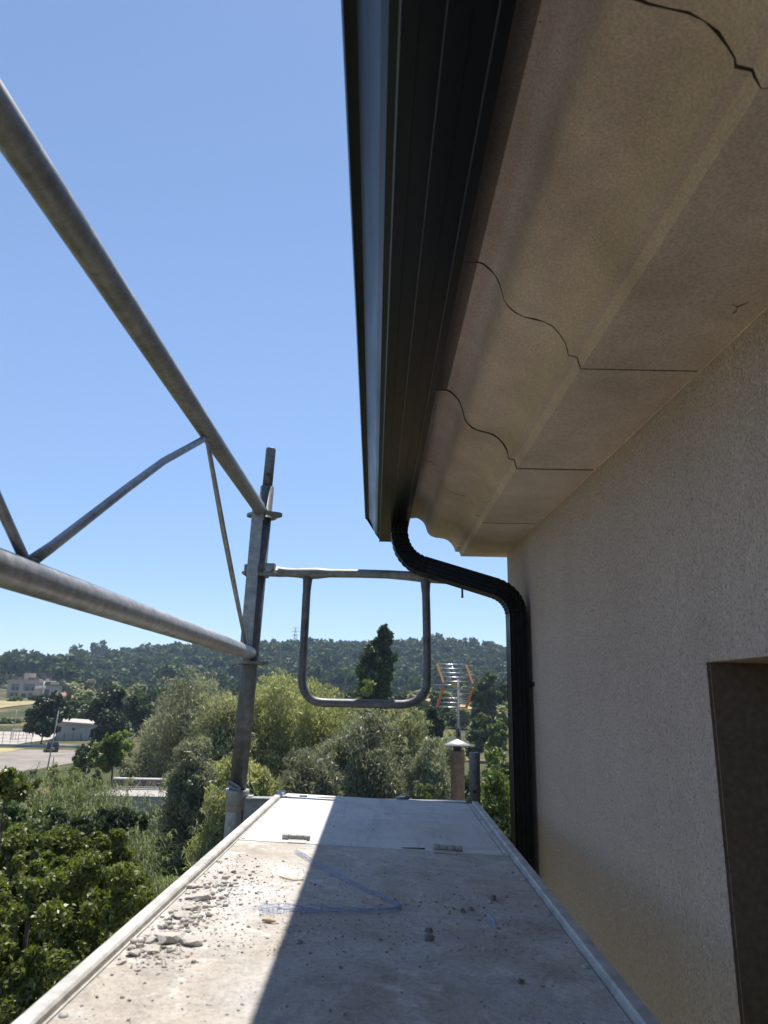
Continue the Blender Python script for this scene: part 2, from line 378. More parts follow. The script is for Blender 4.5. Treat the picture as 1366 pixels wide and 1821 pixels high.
def sheet(name, x0, x1, y0, y1, m, lift=0.02, nx=24, ny=16, ragged=0.0, seed=0):
    """a patch of ground that follows the terrain, lifted clear of it"""
    rng = np.random.default_rng(seed)
    xs = np.linspace(x0, x1, nx); ys = np.linspace(y0, y1, ny); X, Y = np.meshgrid(xs, ys)
    if ragged:
        rx = (x1-x0)*ragged; ry = (y1-y0)*ragged
        wv = lambda a, p: np.sin(a*5+p)+0.6*np.sin(a*11.3+2*p)
        tx = (X-x0)/(x1-x0); ty = (Y-y0)/(y1-y0)
        X = X+(1-2*tx)*rx*(0.8+0.6*wv(ty, seed)); Y = Y+(1-2*ty)*ry*(0.8+0.6*wv(tx, seed+2))
    Z = terrain(X, Y)+lift
    V = np.stack([X, Y, Z], -1).reshape(-1, 3); i, j = np.meshgrid(np.arange(nx-1), np.arange(ny-1)); a = (j*nx+i).ravel()
    F = np.stack([a, a+1, a+nx+1, a+nx], 1)
    o = link(name, np_mesh(name, V, F, m, True)); return tag(o, kind='structure')
M['gravel'] = simple('gravel_lot', (0.235, 0.205, 0.17), 0.95, 0, 0.28, 0.25, 0.01, False)
M['straw'] = simple('dry_straw_field', (0.40, 0.28, 0.155), 0.95, 0, 0.2, 0.08, 0.02, False)
M['drygrass'] = simple('dry_grass', (0.30, 0.25, 0.115), 0.95, 0, 0.3, 0.15, 0.02, False)
M['earth'] = simple('orange_earth', (0.42, 0.25, 0.13), 0.95, 0, 0.2, 0.06, 0.02, False)

# ------------------------------------------------------------------ the house: wall, eave blocks, gutter, downpipe
HE = 2.62                                    # far end of the eave
SOF = CAMZ+0.5225                            # underside of the eave slab
def wallx(y): return 0.469-0.0375*(y-2.07)
house = empty('house', (wallx(2.376), 2.376, 0), 'rendered beige house with a moulded cornice along the scaffold', 'house')
def jag(rng, k, a): return [rng.uniform(-a, a) for _ in range(k)]
def wall():
    # main wall with a window opening at the near end, every face butted
    b = MB(); ye = 2.54; yj = 1.122; yo = -0.35; zt = SOF+0.06; zl = CAMZ+0.064; zs = CAMZ-1.2
    W = 7.0; dp = 0.34
    def P(y, z, d=0): return (wallx(y)+d, y, z)
    def quad(*p): b.add(p, [(0, 1, 2, 3)])
    quad(P(ye, 0), P(ye, zt), P(yj, zt), P(yj, 0))
    quad(P(yj, zl), P(yj, zt), P(yo, zt), P(yo, zl))
    quad(P(yj, 0), P(yj, zs), P(yo, zs), P(yo, 0))
    quad(P(yo, 0), P(yo, zt), P(-7, zt), P(-7, 0))
    quad(P(ye, 0), P(ye, 0, W), P(ye, zt, W), P(ye, zt)); quad(P(-7, 0), P(-7, zt), P(-7, zt, W), P(-7, 0, W))
    quad(P(ye, 0, W), P(-7, 0, W), P(-7, zt, W), P(ye, zt, W)); quad(P(ye, zt), P(ye, zt, W), P(-7, zt, W), P(-7, zt))
    # reveals
    rv = MB(); rv.add([P(yj-.001, zs), P(yj-.001, zs, dp), P(yj-.001, zl, dp), P(yj-.001, zl)], [(0, 1, 2, 3)]); rv.add([P(yj+.03, zs, .01), P(yj+.03, zs, dp), P(yj+.03, zl, dp), P(yj+.03, zl, .01)], [(3, 2, 1, 0)]); rv.build('window_reveal', M['dark_jamb'], house)
    quad(P(yo, zs), P(yo, zl), P(yo, zl, dp), P(yo, zs, dp))
    quad(P(yj, zl), P(yj, zl, dp), P(yo, zl, dp), P(yo, zl)); quad(P(yj, zs), P(yo, zs), P(yo, zs, dp), P(yj, zs, dp))
    jr = 0.006
    b.tube([P(yj+jr*0.82, zs, jr*0.9), P(yj+jr*0.82, zl, jr*0.9)], jr, 12, False); b.tube([P(yj, zl+jr*0.9, jr*0.9), P(yo, zl+jr*0.9, jr*0.9)], jr, 12, False)
    b.build('wall', M['render'], house)
    g = MB(); x = wallx(0.4)+dp-0.012
    for (a, c, z0, z1) in ((yj-0.07, yj, zs, zl), (yo, yo+0.07, zs, zl), (yo+0.07, yj-0.07, zl-0.07, zl), (yo+0.07, yj-0.07, zs, zs+0.07), (0.37, 0.44, zs+0.07, zl-0.07)):
        g.box((x-0.05, a, z0), (x+0.02, c, z1))
    f = g.build('window', M['frame_grey'], house)
    MB().box((x-0.01, yo+0.07, zs+0.07), (x+0.002, 0.37, zl-0.07)).build('pane', M['glass'], f)
    MB().box((x-0.01, 0.44, zs+0.07), (x+0.002, yj-0.07, zl-0.07)).build('pane', M['glass'], f)
wall()
# cornice profile at the far end (x, z relative to eye) and its drift per metre of y
k = HE/2.75
PRO = [(0.098, 0.735), (0.098, 0.6985), (0.127, 0.7015), (0.136, 0.700), (0.147, 0.693), (0.156, 0.685), (0.163, 0.674), (0.168, 0.660), (0.172, 0.646), (0.179, 0.636),
       (0.190, 0.628), (0.205, 0.6225), (0.225, 0.6205), (0.242, 0.618), (0.256, 0.611), (0.268, 0.600), (0.277, 0.587), (0.2815, 0.574), (0.283, 0.568), (0.299, 0.5665), (0.301, 0.561), (0.306, 0.549)]
PRO = [(x*k, z*k) for x, z in PRO]
def drift(x): return -0.011-0.003*max(0, min(1, (x-0.11)/0.18))
JOINTS = [HE, 2.09, 1.567, 1.053, 0.505, -0.045, -0.565, -1.085, -1.605, -2.125, -2.645, -3.165, -3.685, -4.2, -4.72, -5.24, -5.76, -6.28, -6.8]
def cornice():
    rng = random.Random(4)
    for bi in range(len(JOINTS)-1):
        y1 = JOINTS[bi]-(0.0019 if bi else 0); y0 = JOINTS[bi+1]+(0.0038 if bi == 0 else 0.0019)
        b = MB(); n = len(PRO); ny = 6
        rows = []
        ja = jag(rng, n+1, 0.0013); jb = jag(rng, n+1, 0.0013); ox = rng.uniform(-.0015, .0015); oz = rng.uniform(-.0014, .0008)
        for r in range(ny):
            t = r/(ny-1); row = []
            for i, (x, z) in enumerate(PRO):
                sk = 0.075*(1-i/(n-1))          # the joints run a little aslant up the moulding
                ya = y0-sk*max(0, JOINTS[bi+1]); yb = y1-(sk*max(0, JOINTS[bi]) if bi else 0)
                y = ya+(yb-ya)*t
                if r == 0: y += ja[i]
                if r == ny-1: y += jb[i]
                row.append((x+drift(x)*(y-HE)+ox, y, CAMZ+z+oz))
            y = y0+(y1-y0)*t
            row.append((wallx(y)+0.05, y, SOF+0.0005+oz)); row.append((wallx(y)+0.05, y, SOF+0.2)); row.append((PRO[0][0]+drift(0)*(y-HE)+ox, row[0][1], SOF+0.2))
            rows.append(row)
        m = len(rows[0]); vs = [p for row in rows for p in row]; fs = []
        for r in range(ny-1):
            for i in range(m): fs.append((r*m+i, r*m+(i+1) % m, (r+1)*m+(i+1) % m, (r+1)*m+i))
        b.add(vs, fs, True); b.add(rows[0], [tuple(range(m))]); b.add(rows[-1], [tuple(reversed(range(m)))])
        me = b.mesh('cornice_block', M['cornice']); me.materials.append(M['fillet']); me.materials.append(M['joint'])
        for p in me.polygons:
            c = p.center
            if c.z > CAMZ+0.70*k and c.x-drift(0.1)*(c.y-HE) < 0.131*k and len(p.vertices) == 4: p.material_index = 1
            if len(p.vertices) > 4 and not (bi == 0 and c.y > HE-0.05): p.material_index = 2
        me.set_sharp_from_angle(angle=math.radians(38))
        link('cornice_block', me, house)
cornice()
def crack():
    m = MB(); ys = [-6, -2, 0, 0.5, 1.0, 1.5, 2.0, 2.53]; m.tube([(wallx(y)-0.0005, y, SOF-0.0002) for y in ys], 0.0022, 6); m.build('caulk_bead', M['cornice'], house)
    z = SOF-0.0004; m = MB()
    for pts in (((1302, 541), (1312, 546), (1331, 538)), ((1312, 546), (1308, 555), (1303, 558))):
        m.tube([atz(px, py, z) for px, py in pts], [0.0003, 0.0008, 0.0003], 5)
    m.build('crack', M['joint'], house)['kind'] = 'stuff'
crack()
def roof():
    b = MB(); x0 = 0.045; z0 = CAMZ+0.72; y0 = -6.9; y1 = HE+0.02
    vs = [(x0, y0, z0), (x0, y1, z0), (4.0, y1, z0+1.15), (4.0, y0, z0+1.15), (8.0, y1, z0), (8.0, y0, z0)]
    vs += [(x, y, z+0.05) for x, y, z in vs]
    b.add(vs, [(0, 1, 2, 3), (3, 2, 4, 5), (6, 9, 8, 7), (9, 11, 10, 8), (0, 6, 7, 1), (5, 4, 10, 11), (1, 7, 8, 2), (2, 8, 10, 4), (0, 3, 9, 6), (3, 5, 11, 9)])
    r = b.build('roof', M['tile'], house)
    t = MB()                                 # rows of half-round tiles lying on the slope
    sl_ = 1.15/3.955
    for i in range(46):
        y = y0+0.1+i*0.207
        for sx_ in (1, -1):
            xa = x0 if sx_ > 0 else 8.0
            t.tube([(xa+sx_*0.0, y, z0+0.05), (4.0, y, z0+1.2)], 0.075, 8)
    t.build('roof_tiles', M['tile'], house)['kind'] = 'stuff'
roof()
def fasc():
    # strip behind the gutter that closes the eave under the tiles
    b = MB(); y0 = -6.8; y1 = HE-0.001
    for y in (y0, y1): pass
    x = 0.06
    b.box((x+0.03, y0, CAMZ+0.699*k+0.02), (x+0.055, y1, CAMZ+0.72))
    b.build('fascia', M['fillet'], house)
fasc()

# gutter (slides along its own line)
GDX = -0.0095
def gutter():
    root = empty('gutter', (0, HE, CAMZ+0.58), 'dark anthracite metal gutter along the eave edge', 'gutter')
    kx = HE/2.75
    rel = [at(px, py, HE) for px, py in ((657, 918), (651, 918), (649, 920), (650, 922.5), (653, 923.5), (656.5, 925), (658.5, 929), (661, 934), (663.7, 940.5), (667.2, 949), (670.5, 953.6), (674.6, 956.3), (675.4, 957.0), (675.4, 963.0))]
    out = [(p.x, p.z) for p in rel]
    xl, zb = out[-1]; xr = at(721, 963, HE).x
    W = xr-xl
    bot = []
    for f, dz in ((0.0, 0), (0.16, 0), (0.17, 0.0035), (0.385, 0.0035), (0.395, 0), (0.415, 0), (0.63, 0), (0.64, 0.0035), (0.85, 0.0035), (0.86, 0), (1.0, 0)):
        bot.append((xl+W*f, zb+dz))
    bk = [(xr, zb+0.088), (xr-0.002, zb+0.088)]
    inn = [(x-0.0015 if i == 0 else x, z) for i, (x, z) in enumerate(bot[1:][::-1])]
    inner = [(xr-0.0016, zb+0.0018), (xl+0.0018, zb+0.0018)] + [(x+0.0016, z+0.0010) for x, z in out[:-1][::-1]]
    prof = out + bot[1:] + bk + inner
    ys = [-5.5, -2, 0, 0.8, 1.6, HE]
    b = MB()
    fr = [(Vector((1, 0, 0)), Vector((0, 0, 1)))]*len(ys)
    b.sweep([Vector((GDX*(y-HE), y, 0)) for y in ys], fr, prof)
    b.build('trough', M['alu'], root)
    # thin bright rib lines folded into the underside
    s = MB()
    for f in (0.40, 0.862):
        x = xl+W*f
        s.sweep([Vector((GDX*(y-HE), y, 0)) for y in ys], fr, [(x-0.0007, zb-0.0012), (x+0.0007, zb-0.0012), (x+0.0007, zb+0.0006), (x-0.0007, zb+0.0006)])
    s.build('seam', M['alu_seam'], root)
    s = MB(); s.sweep([Vector((GDX*(y-HE), y, 0)) for y in ys], fr, [(xl-0.0022, zb-0.0004), (xl-0.0002, zb-0.0022), (xl+0.0004, zb+0.0014), (xl-0.0018, zb+0.002)])
    s.build('hem', M['alu_seam'], root)
    # end cap
    c = MB(); cp = out+[(xr, zb), (xr, out[0][1])]
    for y in (HE+0.0005, HE+0.0025):
        c.v += [(x, y, z) for x, z in cp]
    n = len(cp); c.f += [tuple(range(n)), tuple(reversed(range(n, 2*n)))]+[(i, (i+1) % n, n+(i+1) % n, n+i) for i in range(n)]; c.sm += [False]*(n+2)
    c.build('end_cap', M['alu'], root)
    return zb
GZB = gutter()

def downpipe():
    root = empty('downpipe', (0.43, 2.24, 0), 'dark ribbed rectangular downpipe bending from the gutter to the wall', 'downpipe')
    Y0, Y1 = 2.325, 2.245
    def q(px, py, y): return at(px, py, y)
    pts = [q(711, 918, Y0), q(708.5, 950, Y0)]
    prof = []
    hw, hd = 0.0282, 0.036
    # fluted rectangle: front face (towards -B) carries flutes
    def face(n, p0, p1, inn):
        o = []
        for i in range(n):
            for f, d in ((i/n, 0), ((i+0.5)/n, 0), ((i+0.56)/n, 0.004), ((i+0.94)/n, 0.004)):
                p = Vector(p0).lerp(Vector(p1), f); o.append((p.x+inn[0]*d, p.y+inn[1]*d))
        return o
    prof += face(4, (-hw, -hd), (hw, -hd), (0, 1)); prof += face(4, (hw, -hd), (hw, hd), (-1, 0))
    prof += face(4, (hw, hd), (-hw, hd), (0, -1)); prof += face(4, (-hw, hd), (-hw, -hd), (1, 0))
    def frames(path):
        fr = []
        for i in range(len(path)):
            t = (path[min(i+1, len(path)-1)]-path[max(i-1, 0)]).normalized()
            B = Vector((0, 1, 0)); A = B.cross(t).normalized(); fr.append((A, B))
        return fr
    def bez(p0, p1, p2, n):
        return [p0*(1-t)**2+p1*2*t*(1-t)+p2*t*t for t in [i/n for i in range(n+1)]]
    a0 = q(711.5, 916, Y0); a1 = q(710, 944, Y0); ac = q(711, 998, Y0); a2 = q(762, 1010, Y0-0.012)
    b1 = q(876, 1045, Y1+0.012); bc = q(918, 1058, Y1); b2 = q(918.5, 1102, Y1)
    lowz = 0.05
    b3 = Vector((b2.x+0.0, b2.y, lowz))
    def part(name, path, crimp=False, sc=1.0):
        m = MB()
        if crimp:
            pp = []; ss = []
            for i, p in enumerate(path):
                pp.append(p); ss.append(sc*(1.0 if i % 4 in (0, 1) else (0.99 if i % 4 == 2 else 0.935)))
            m.sweep(pp, frames(pp), prof, scales=ss)
        else:
            m.sweep(path, frames(path), prof, scales=[sc]*len(path))
        return m.build(name, M['alu'], root)
    part('outlet', [a0, a0.lerp(a1, 0.5), a1], sc=0.97)
    part('elbow', bez(a1, ac, a2, 36), True, 1.0)
    dd = (b1-a2).normalized()*0.012; part('pipe_section', [a2-dd, a2.lerp(b1, 0.5), b1+dd], sc=0.985)
    part('elbow', bez(b1, bc, b2, 36), True, 1.0)
    part('pipe_section', [b2+Vector((0, 0, 0.012)), b2.lerp(b3, 0.5), b3], sc=0.985)
    # wall bracket: strap round the pipe with a stub into the wall
    bz = at(945, 1217, Y1).z
    for z in (bz, bz-2.6, bz-5.2):
        m = MB(); x = b2.x; t = 0.002
        m.box((x+hw+0.0004, Y1-hd+0.004, z-0.011), (x+hw+t, Y1+hd, z+0.011))
        m.box((x+hw+t, Y1-0.012, z-0.008), (wallx(Y1)+0.02, Y1+0.012, z+0.008))
        m.lathe((x+hw+0.012, Y1-hd-0.006, z-0.006), [(0.0, 0), (0.007, 0.0), (0.007, 0.012), (0, 0.012)], 8)
        m.build('bracket', M['black_plastic'], root)
downpipe()

# ------------------------------------------------------------------ scaffold: standards, guard rails, end guard, deck
PY = 2.33                                    # plane of the two standards
pt, pb = at(475.5, 866, PY), at(421, 1420, PY)
def axis(z): return pb.lerp(pt, (z-pb.z)/(pt.z-pb.z))
def rosette(b, c, r=0.055, th=0.009, rot=0.2):
    # a flat lobed disc round the standard
    n = 32; V = []
    for zz in (-th/2, th/2):
        for i in range(n):
            an = 2*math.pi*i/n; rr = r*(1+0.14*math.cos(4*(an+rot)))
            V.append((c.x+rr*math.cos(an), c.y+rr*math.sin(an), c.z+zz))
    b.add(V, [tuple(reversed(range(n))), tuple(range(n, 2*n))]+[(i, (i+1) % n, n+(i+1) % n, n+i) for i in range(n)])
def standard(axisf, ztop, zspig, loc, label, rzs):
    root = empty('scaffold_pole', (loc.x, loc.y, 0), label, 'scaffold pole', 'uprights of the scaffold')
    b = MB(); zj = min(CAMZ-0.29, ztop-0.12)
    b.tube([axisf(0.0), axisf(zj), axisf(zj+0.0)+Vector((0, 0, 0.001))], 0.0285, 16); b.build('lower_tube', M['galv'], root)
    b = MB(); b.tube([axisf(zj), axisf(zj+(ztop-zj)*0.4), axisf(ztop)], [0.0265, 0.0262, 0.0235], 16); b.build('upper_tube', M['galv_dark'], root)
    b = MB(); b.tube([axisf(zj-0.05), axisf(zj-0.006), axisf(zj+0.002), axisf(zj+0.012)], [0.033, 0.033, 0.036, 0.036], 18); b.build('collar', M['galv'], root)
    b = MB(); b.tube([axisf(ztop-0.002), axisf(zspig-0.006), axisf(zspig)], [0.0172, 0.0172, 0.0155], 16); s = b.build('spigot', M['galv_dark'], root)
    h = axisf(ztop+(zspig-ztop)*0.28); d = (EYE-h).normalized(); d.z = 0; d.normalize()
    m = MB(); m.tube([h+d*0.0165, h+d*0.0178], 0.0058, 12); m.build('pin_hole', M['black_plastic'], s)
    for z in rzs:
        b = MB(); rosette(b, axisf(z)); b.build('rosette', M['galv_dirty'], root)
    b = MB(); b.box((loc.x-0.12, loc.y-0.12, tz(loc.x, loc.y)-0.02), (loc.x+0.12, loc.y+0.12, 0.02)); b.build('base_plate', M['galv_dark'], root)
    return root
zr1 = at(466, 916, PY).z; zr2 = at(443, 1179, PY).z
pole = standard(axis, at(471, 866, PY).z, at(477.5, 797, PY).z, axis(0), 'tall scaffold pole standing left of the deck with hooped guard', [zr1, zr2, zr2-1.5, zr2-3.0, zr2-4.5])
rp = at(843.5, 1338, PY+0.02); rb = at(845, 1440, PY+0.02)
def axis2(z): return rb.lerp(rp, (z-rb.z)/(rp.z-rb.z)) if z > rb.z-0.2 else Vector((rb.x, rb.y, z))
zrt = at(845, 1436, PY).z
root2 = standard(lambda z: Vector((rb.x-(0.0 if z < zrt else 0.0), rb.y, z)), zrt, rp.z, Vector((rb.x, rb.y, 0)), 'short dark spigot of the scaffold pole beside the downpipe', [zr2-1.5, zr2-3.0, zr2-4.5])
def ringclip():
    c = axis(at(419, 1397, PY).z); b = MB(); pts = []
    for i in range(25):
        an = 2*math.pi*i/24
        pts.append(c+Vector((math.cos(an)*0.0195-0.008, -0.031, -math.cos(an)*0.0095+math.sin(an)*0.006-0.0)))
    b.tube(pts, 0.0028, 8, False)
    pts = [p+Vector((0.003, -0.006, 0.004)) for p in pts]; b.tube(pts, 0.0024, 8, False)
    b.tube([c+Vector((-0.02, -0.03, 0.008)), c+Vector((0.0, 0.0, 0.002))], 0.004, 8)
    tag(b.build('ring_clip', M['wire']), 'shiny looped wire clip on the left scaffold pole', 'clip')
ringclip()
def clamp():
    c = axis(at(455, 1015, PY).z); root = pole
    b = MB(); b.tube([c+Vector((0, 0, -0.021)), c+Vector((0, 0, 0.021))], 0.034, 18)
    b.box((c.x+0.02, c.y-0.036, c.z-0.02), (c.x+0.056, c.y-0.006, c.z+0.02)); b.box((c.x-0.046, c.y-0.02, c.z-0.018), (c.x-0.03, c.y+0.02, c.z+0.018))
    o = b.build('clamp', M['galv_dirty'], root)
    n = MB(); n.tube([c+Vector((0.04, -0.05, 0.0)), c+Vector((0.04, -0.034, 0))], 0.011, 6); n.build('bolt', M['galv'], o); n = MB(); n.tube([c+Vector((-0.046, -0.03, -0.012)), c+Vector((-0.046, -0.02, -0.012))], 0.006, 6); n.build('bolt', M['galv'], o); n = MB()
    n.tube([c+Vector((0.062, -0.05, -0.012)), c+Vector((0.062, -0.02, 0.004))], 0.006, 8)
    n.build('bolt', M['galv'], o)
clamp()

def guardrail():
    RY = PY-0.045
    z1 = at(463, 908, RY).z; z2 = at(441, 1158, RY).z
    a0 = at(460, 905, RY); l0 = at(441, 1160, RY)
    a1 = atz(0, 207, z1); l1 = atz(0, 1010, z2)
    root = empty('guardrail', (axis(z1).x, RY, z2), 'galvanised double guard rail with zigzag struts left of the deck', 'guard rail')
    def ext(p, q, y): return p+(q-p)*((y-p.y)/(q.y-p.y))
    r = 0.0212
    b = MB(); b.tube([a0+Vector((0.004, 0.02, 0)), ext(a0, a1, 1.7), ext(a0, a1, 1.0), a1, ext(a0, a1, -0.4)], r, 20); b.build('top_rail', M['galv_dirty'], root)
    b = MB(); b.tube([l0+Vector((0.002, 0.02, 0)), ext(l0, l1, 1.7), ext(l0, l1, 1.0), l1, ext(l0, l1, -0.4)], r, 20); b.build('bottom_rail', M['galv'], root)
    # flat end post in front of the standard
    p0 = at(456, 926, RY); p1 = at(430, 1165, RY); b = MB()
    p0 = at(459, 905, RY-0.005); p1 = at(436, 1168, RY-0.005)
    b.tube([p0, p0.lerp(p1, 0.5), p1], 0.024, 4, flat=[(0.9, 0.5)]*3); 
    b2 = MB(); ax = (p1-p0).normalized(); X = Vector((1, 0, 0)); X = (X-ax*X.dot(ax)).normalized(); Yv = ax.cross(X).normalized()
    b2.sweep([p0, p1], [(X, Yv)]*2, [(-0.0185, -0.006), (0.0185, -0.006), (0.0185, 0.006), (-0.0185, 0.006)])
    b2.build('end_post', M['galv'], root, 0.002)
    # wedge heads
    for z, c in ((z1, a0), (z2, l0)):
        w_ = MB(); cc = axis(z)
        w_.box((cc.x-0.006, cc.y-0.05, cc.z-0.03), (cc.x+0.006, cc.y-0.034, cc.z+0.028)); w_.build('wedge', M['galv'], root, 0.001)
    m = at(372, 792, atz(372, 792, z1).y)
    zz = z1-0.014
    j1 = ext(a0, a1, atz(368, 766, z1).y)+Vector((0, 0, -0.019))
    j2 = ext(l0, l1, atz(52, 1027, z2).y)+Vector((0, 0, 0.02))
    j3 = ext(l0, l1, RY-0.035)+Vector((0, 0, 0.018))
    mid = j1.lerp(j2, 0.38)+Vector((0, 0, 0.012))
    def strut(p, q, bend, r0=0.0072):
        d = q-p; pts = [p, p+d*0.06, p+d*0.38+bend, p+d*0.62+bend*0.7, q-d*0.07, q]
        b = MB(); b.tube(pts, r0, 12, True, [(0.6, 1.25), (0.75, 1.1), (1, 1), (1, 1), (0.75, 1.1), (0.6, 1.3)]); b.build('strut', M['galv'], root)
        for e in (p, q): MB().lathe(e+Vector((0, 0, -0.006)), [(0.004, 0), (0.011, 0.003), (0.011, 0.008), (0.004, 0.011)], 8).build('weld', M['galv_dirty'], root)
    strut(j1, j2, Vector((0, 0, 0.013))); strut(j1+Vector((0, 0.012, 0)), j3, Vector((0, -0.012, 0)))
    j4 = j2+Vector((0, -0.016, 0)); step = j1.y-j2.y
    j5 = ext(a0, a1, j2.y-step)+Vector((0, 0, -0.019))
    strut(j5, j4, Vector((0, 0, 0)))
guardrail()

def endguard():
    GY = PY+0.09
    root = empty('end_guard', at(500, 1017, GY), 'hooped steel end guard hanging from the left pole under downpipe', 'guard frame')
    g = lambda px, py: at(px, py, GY)
    b = MB(); rr = 0.0148
    tp = [(462, 1014), (480, 1015.5), (496, 1017), (512, 1018), (530, 1019), (548, 1020), (566, 1019.5), (585, 1019.5), (640, 1020), (690, 1021.5), (725, 1024), (757, 1026), (790, 1030), (826, 1033)]
    rs = [rr*1.15, rr*1.2, rr*1.2, rr*1.05, rr*1.1, rr*1.35, rr*1.3, rr*1.0, rr, rr, rr*1.1, rr*1.35, rr*1.1, rr]
    b.tube([g(*p) for p in tp], rs, 14); b.build('top_bar', M['galv_dirty'], root)
    b = MB()
    lp = [(548, 1022), (547, 1034), (545, 1060), (543, 1098), (538.5, 1179), (537, 1200), (538, 1216), (543, 1231), (553, 1243), (567, 1248.5), (590, 1250), (638, 1251), (700, 1252.5), (722, 1252), (738, 1247), (750, 1238), (757.5, 1225), (759.5, 1205), (759.5, 1146), (758, 1070), (757, 1044), (757, 1028)]
    # smooth the hoop by sub-sampling
    P = [g(*p) for p in lp]; Q = []
    for i in range(len(P)-1):
        p0 = P[max(i-1, 0)]; p1 = P[i]; p2 = P[i+1]; p3 = P[min(i+2, len(P)-1)]
        for t in (0, 0.34, 0.67):
            Q.append(0.5*((2*p1)+(p2-p0)*t+(2*p0-5*p1+4*p2-p3)*t*t+(3*p1-p0-3*p2+p3)*t**3))
    Q.append(P[-1]); n = len(Q)
    rs = [rr*(0.94+0.35*max(0, 1-i/5)+0.35*max(0, 1-(n-1-i)/5)) for i in range(n)]
    b.tube(Q, rs, 14); b.build('hoop', M['galv_dark'], root)
    b = MB(); p = g(822, 1034); b.tube([p, g(822.3, 1060)], 0.0036, 8); b.tube([g(822.3, 1060), g(822.4, 1063)], 0.0044, 8); b.build('lock_pin', M['galv_dark'], root)
endguard()

def transom():
    b = MB(); z = at(450, 1417, PY).z
    b.box((pb.x+0.03, PY-0.02, z-0.058), (rb.x-0.03, PY+0.012, z-0.006))
    b.box((pb.x+0.032, PY-0.026, z-0.006), (rb.x-0.03, PY+0.016, z))
    b.box((pb.x+0.026, PY-0.018, z-0.075), (pb.x+0.05, PY+0.018, z+0.004))
    o = b.build('transom', M['galv_dirty'], None, 0.0015); tag(o, 'grey channel transom bar under the far end of the deck', 'transom')
    # bearers of the deck bay behind the camera
transom()

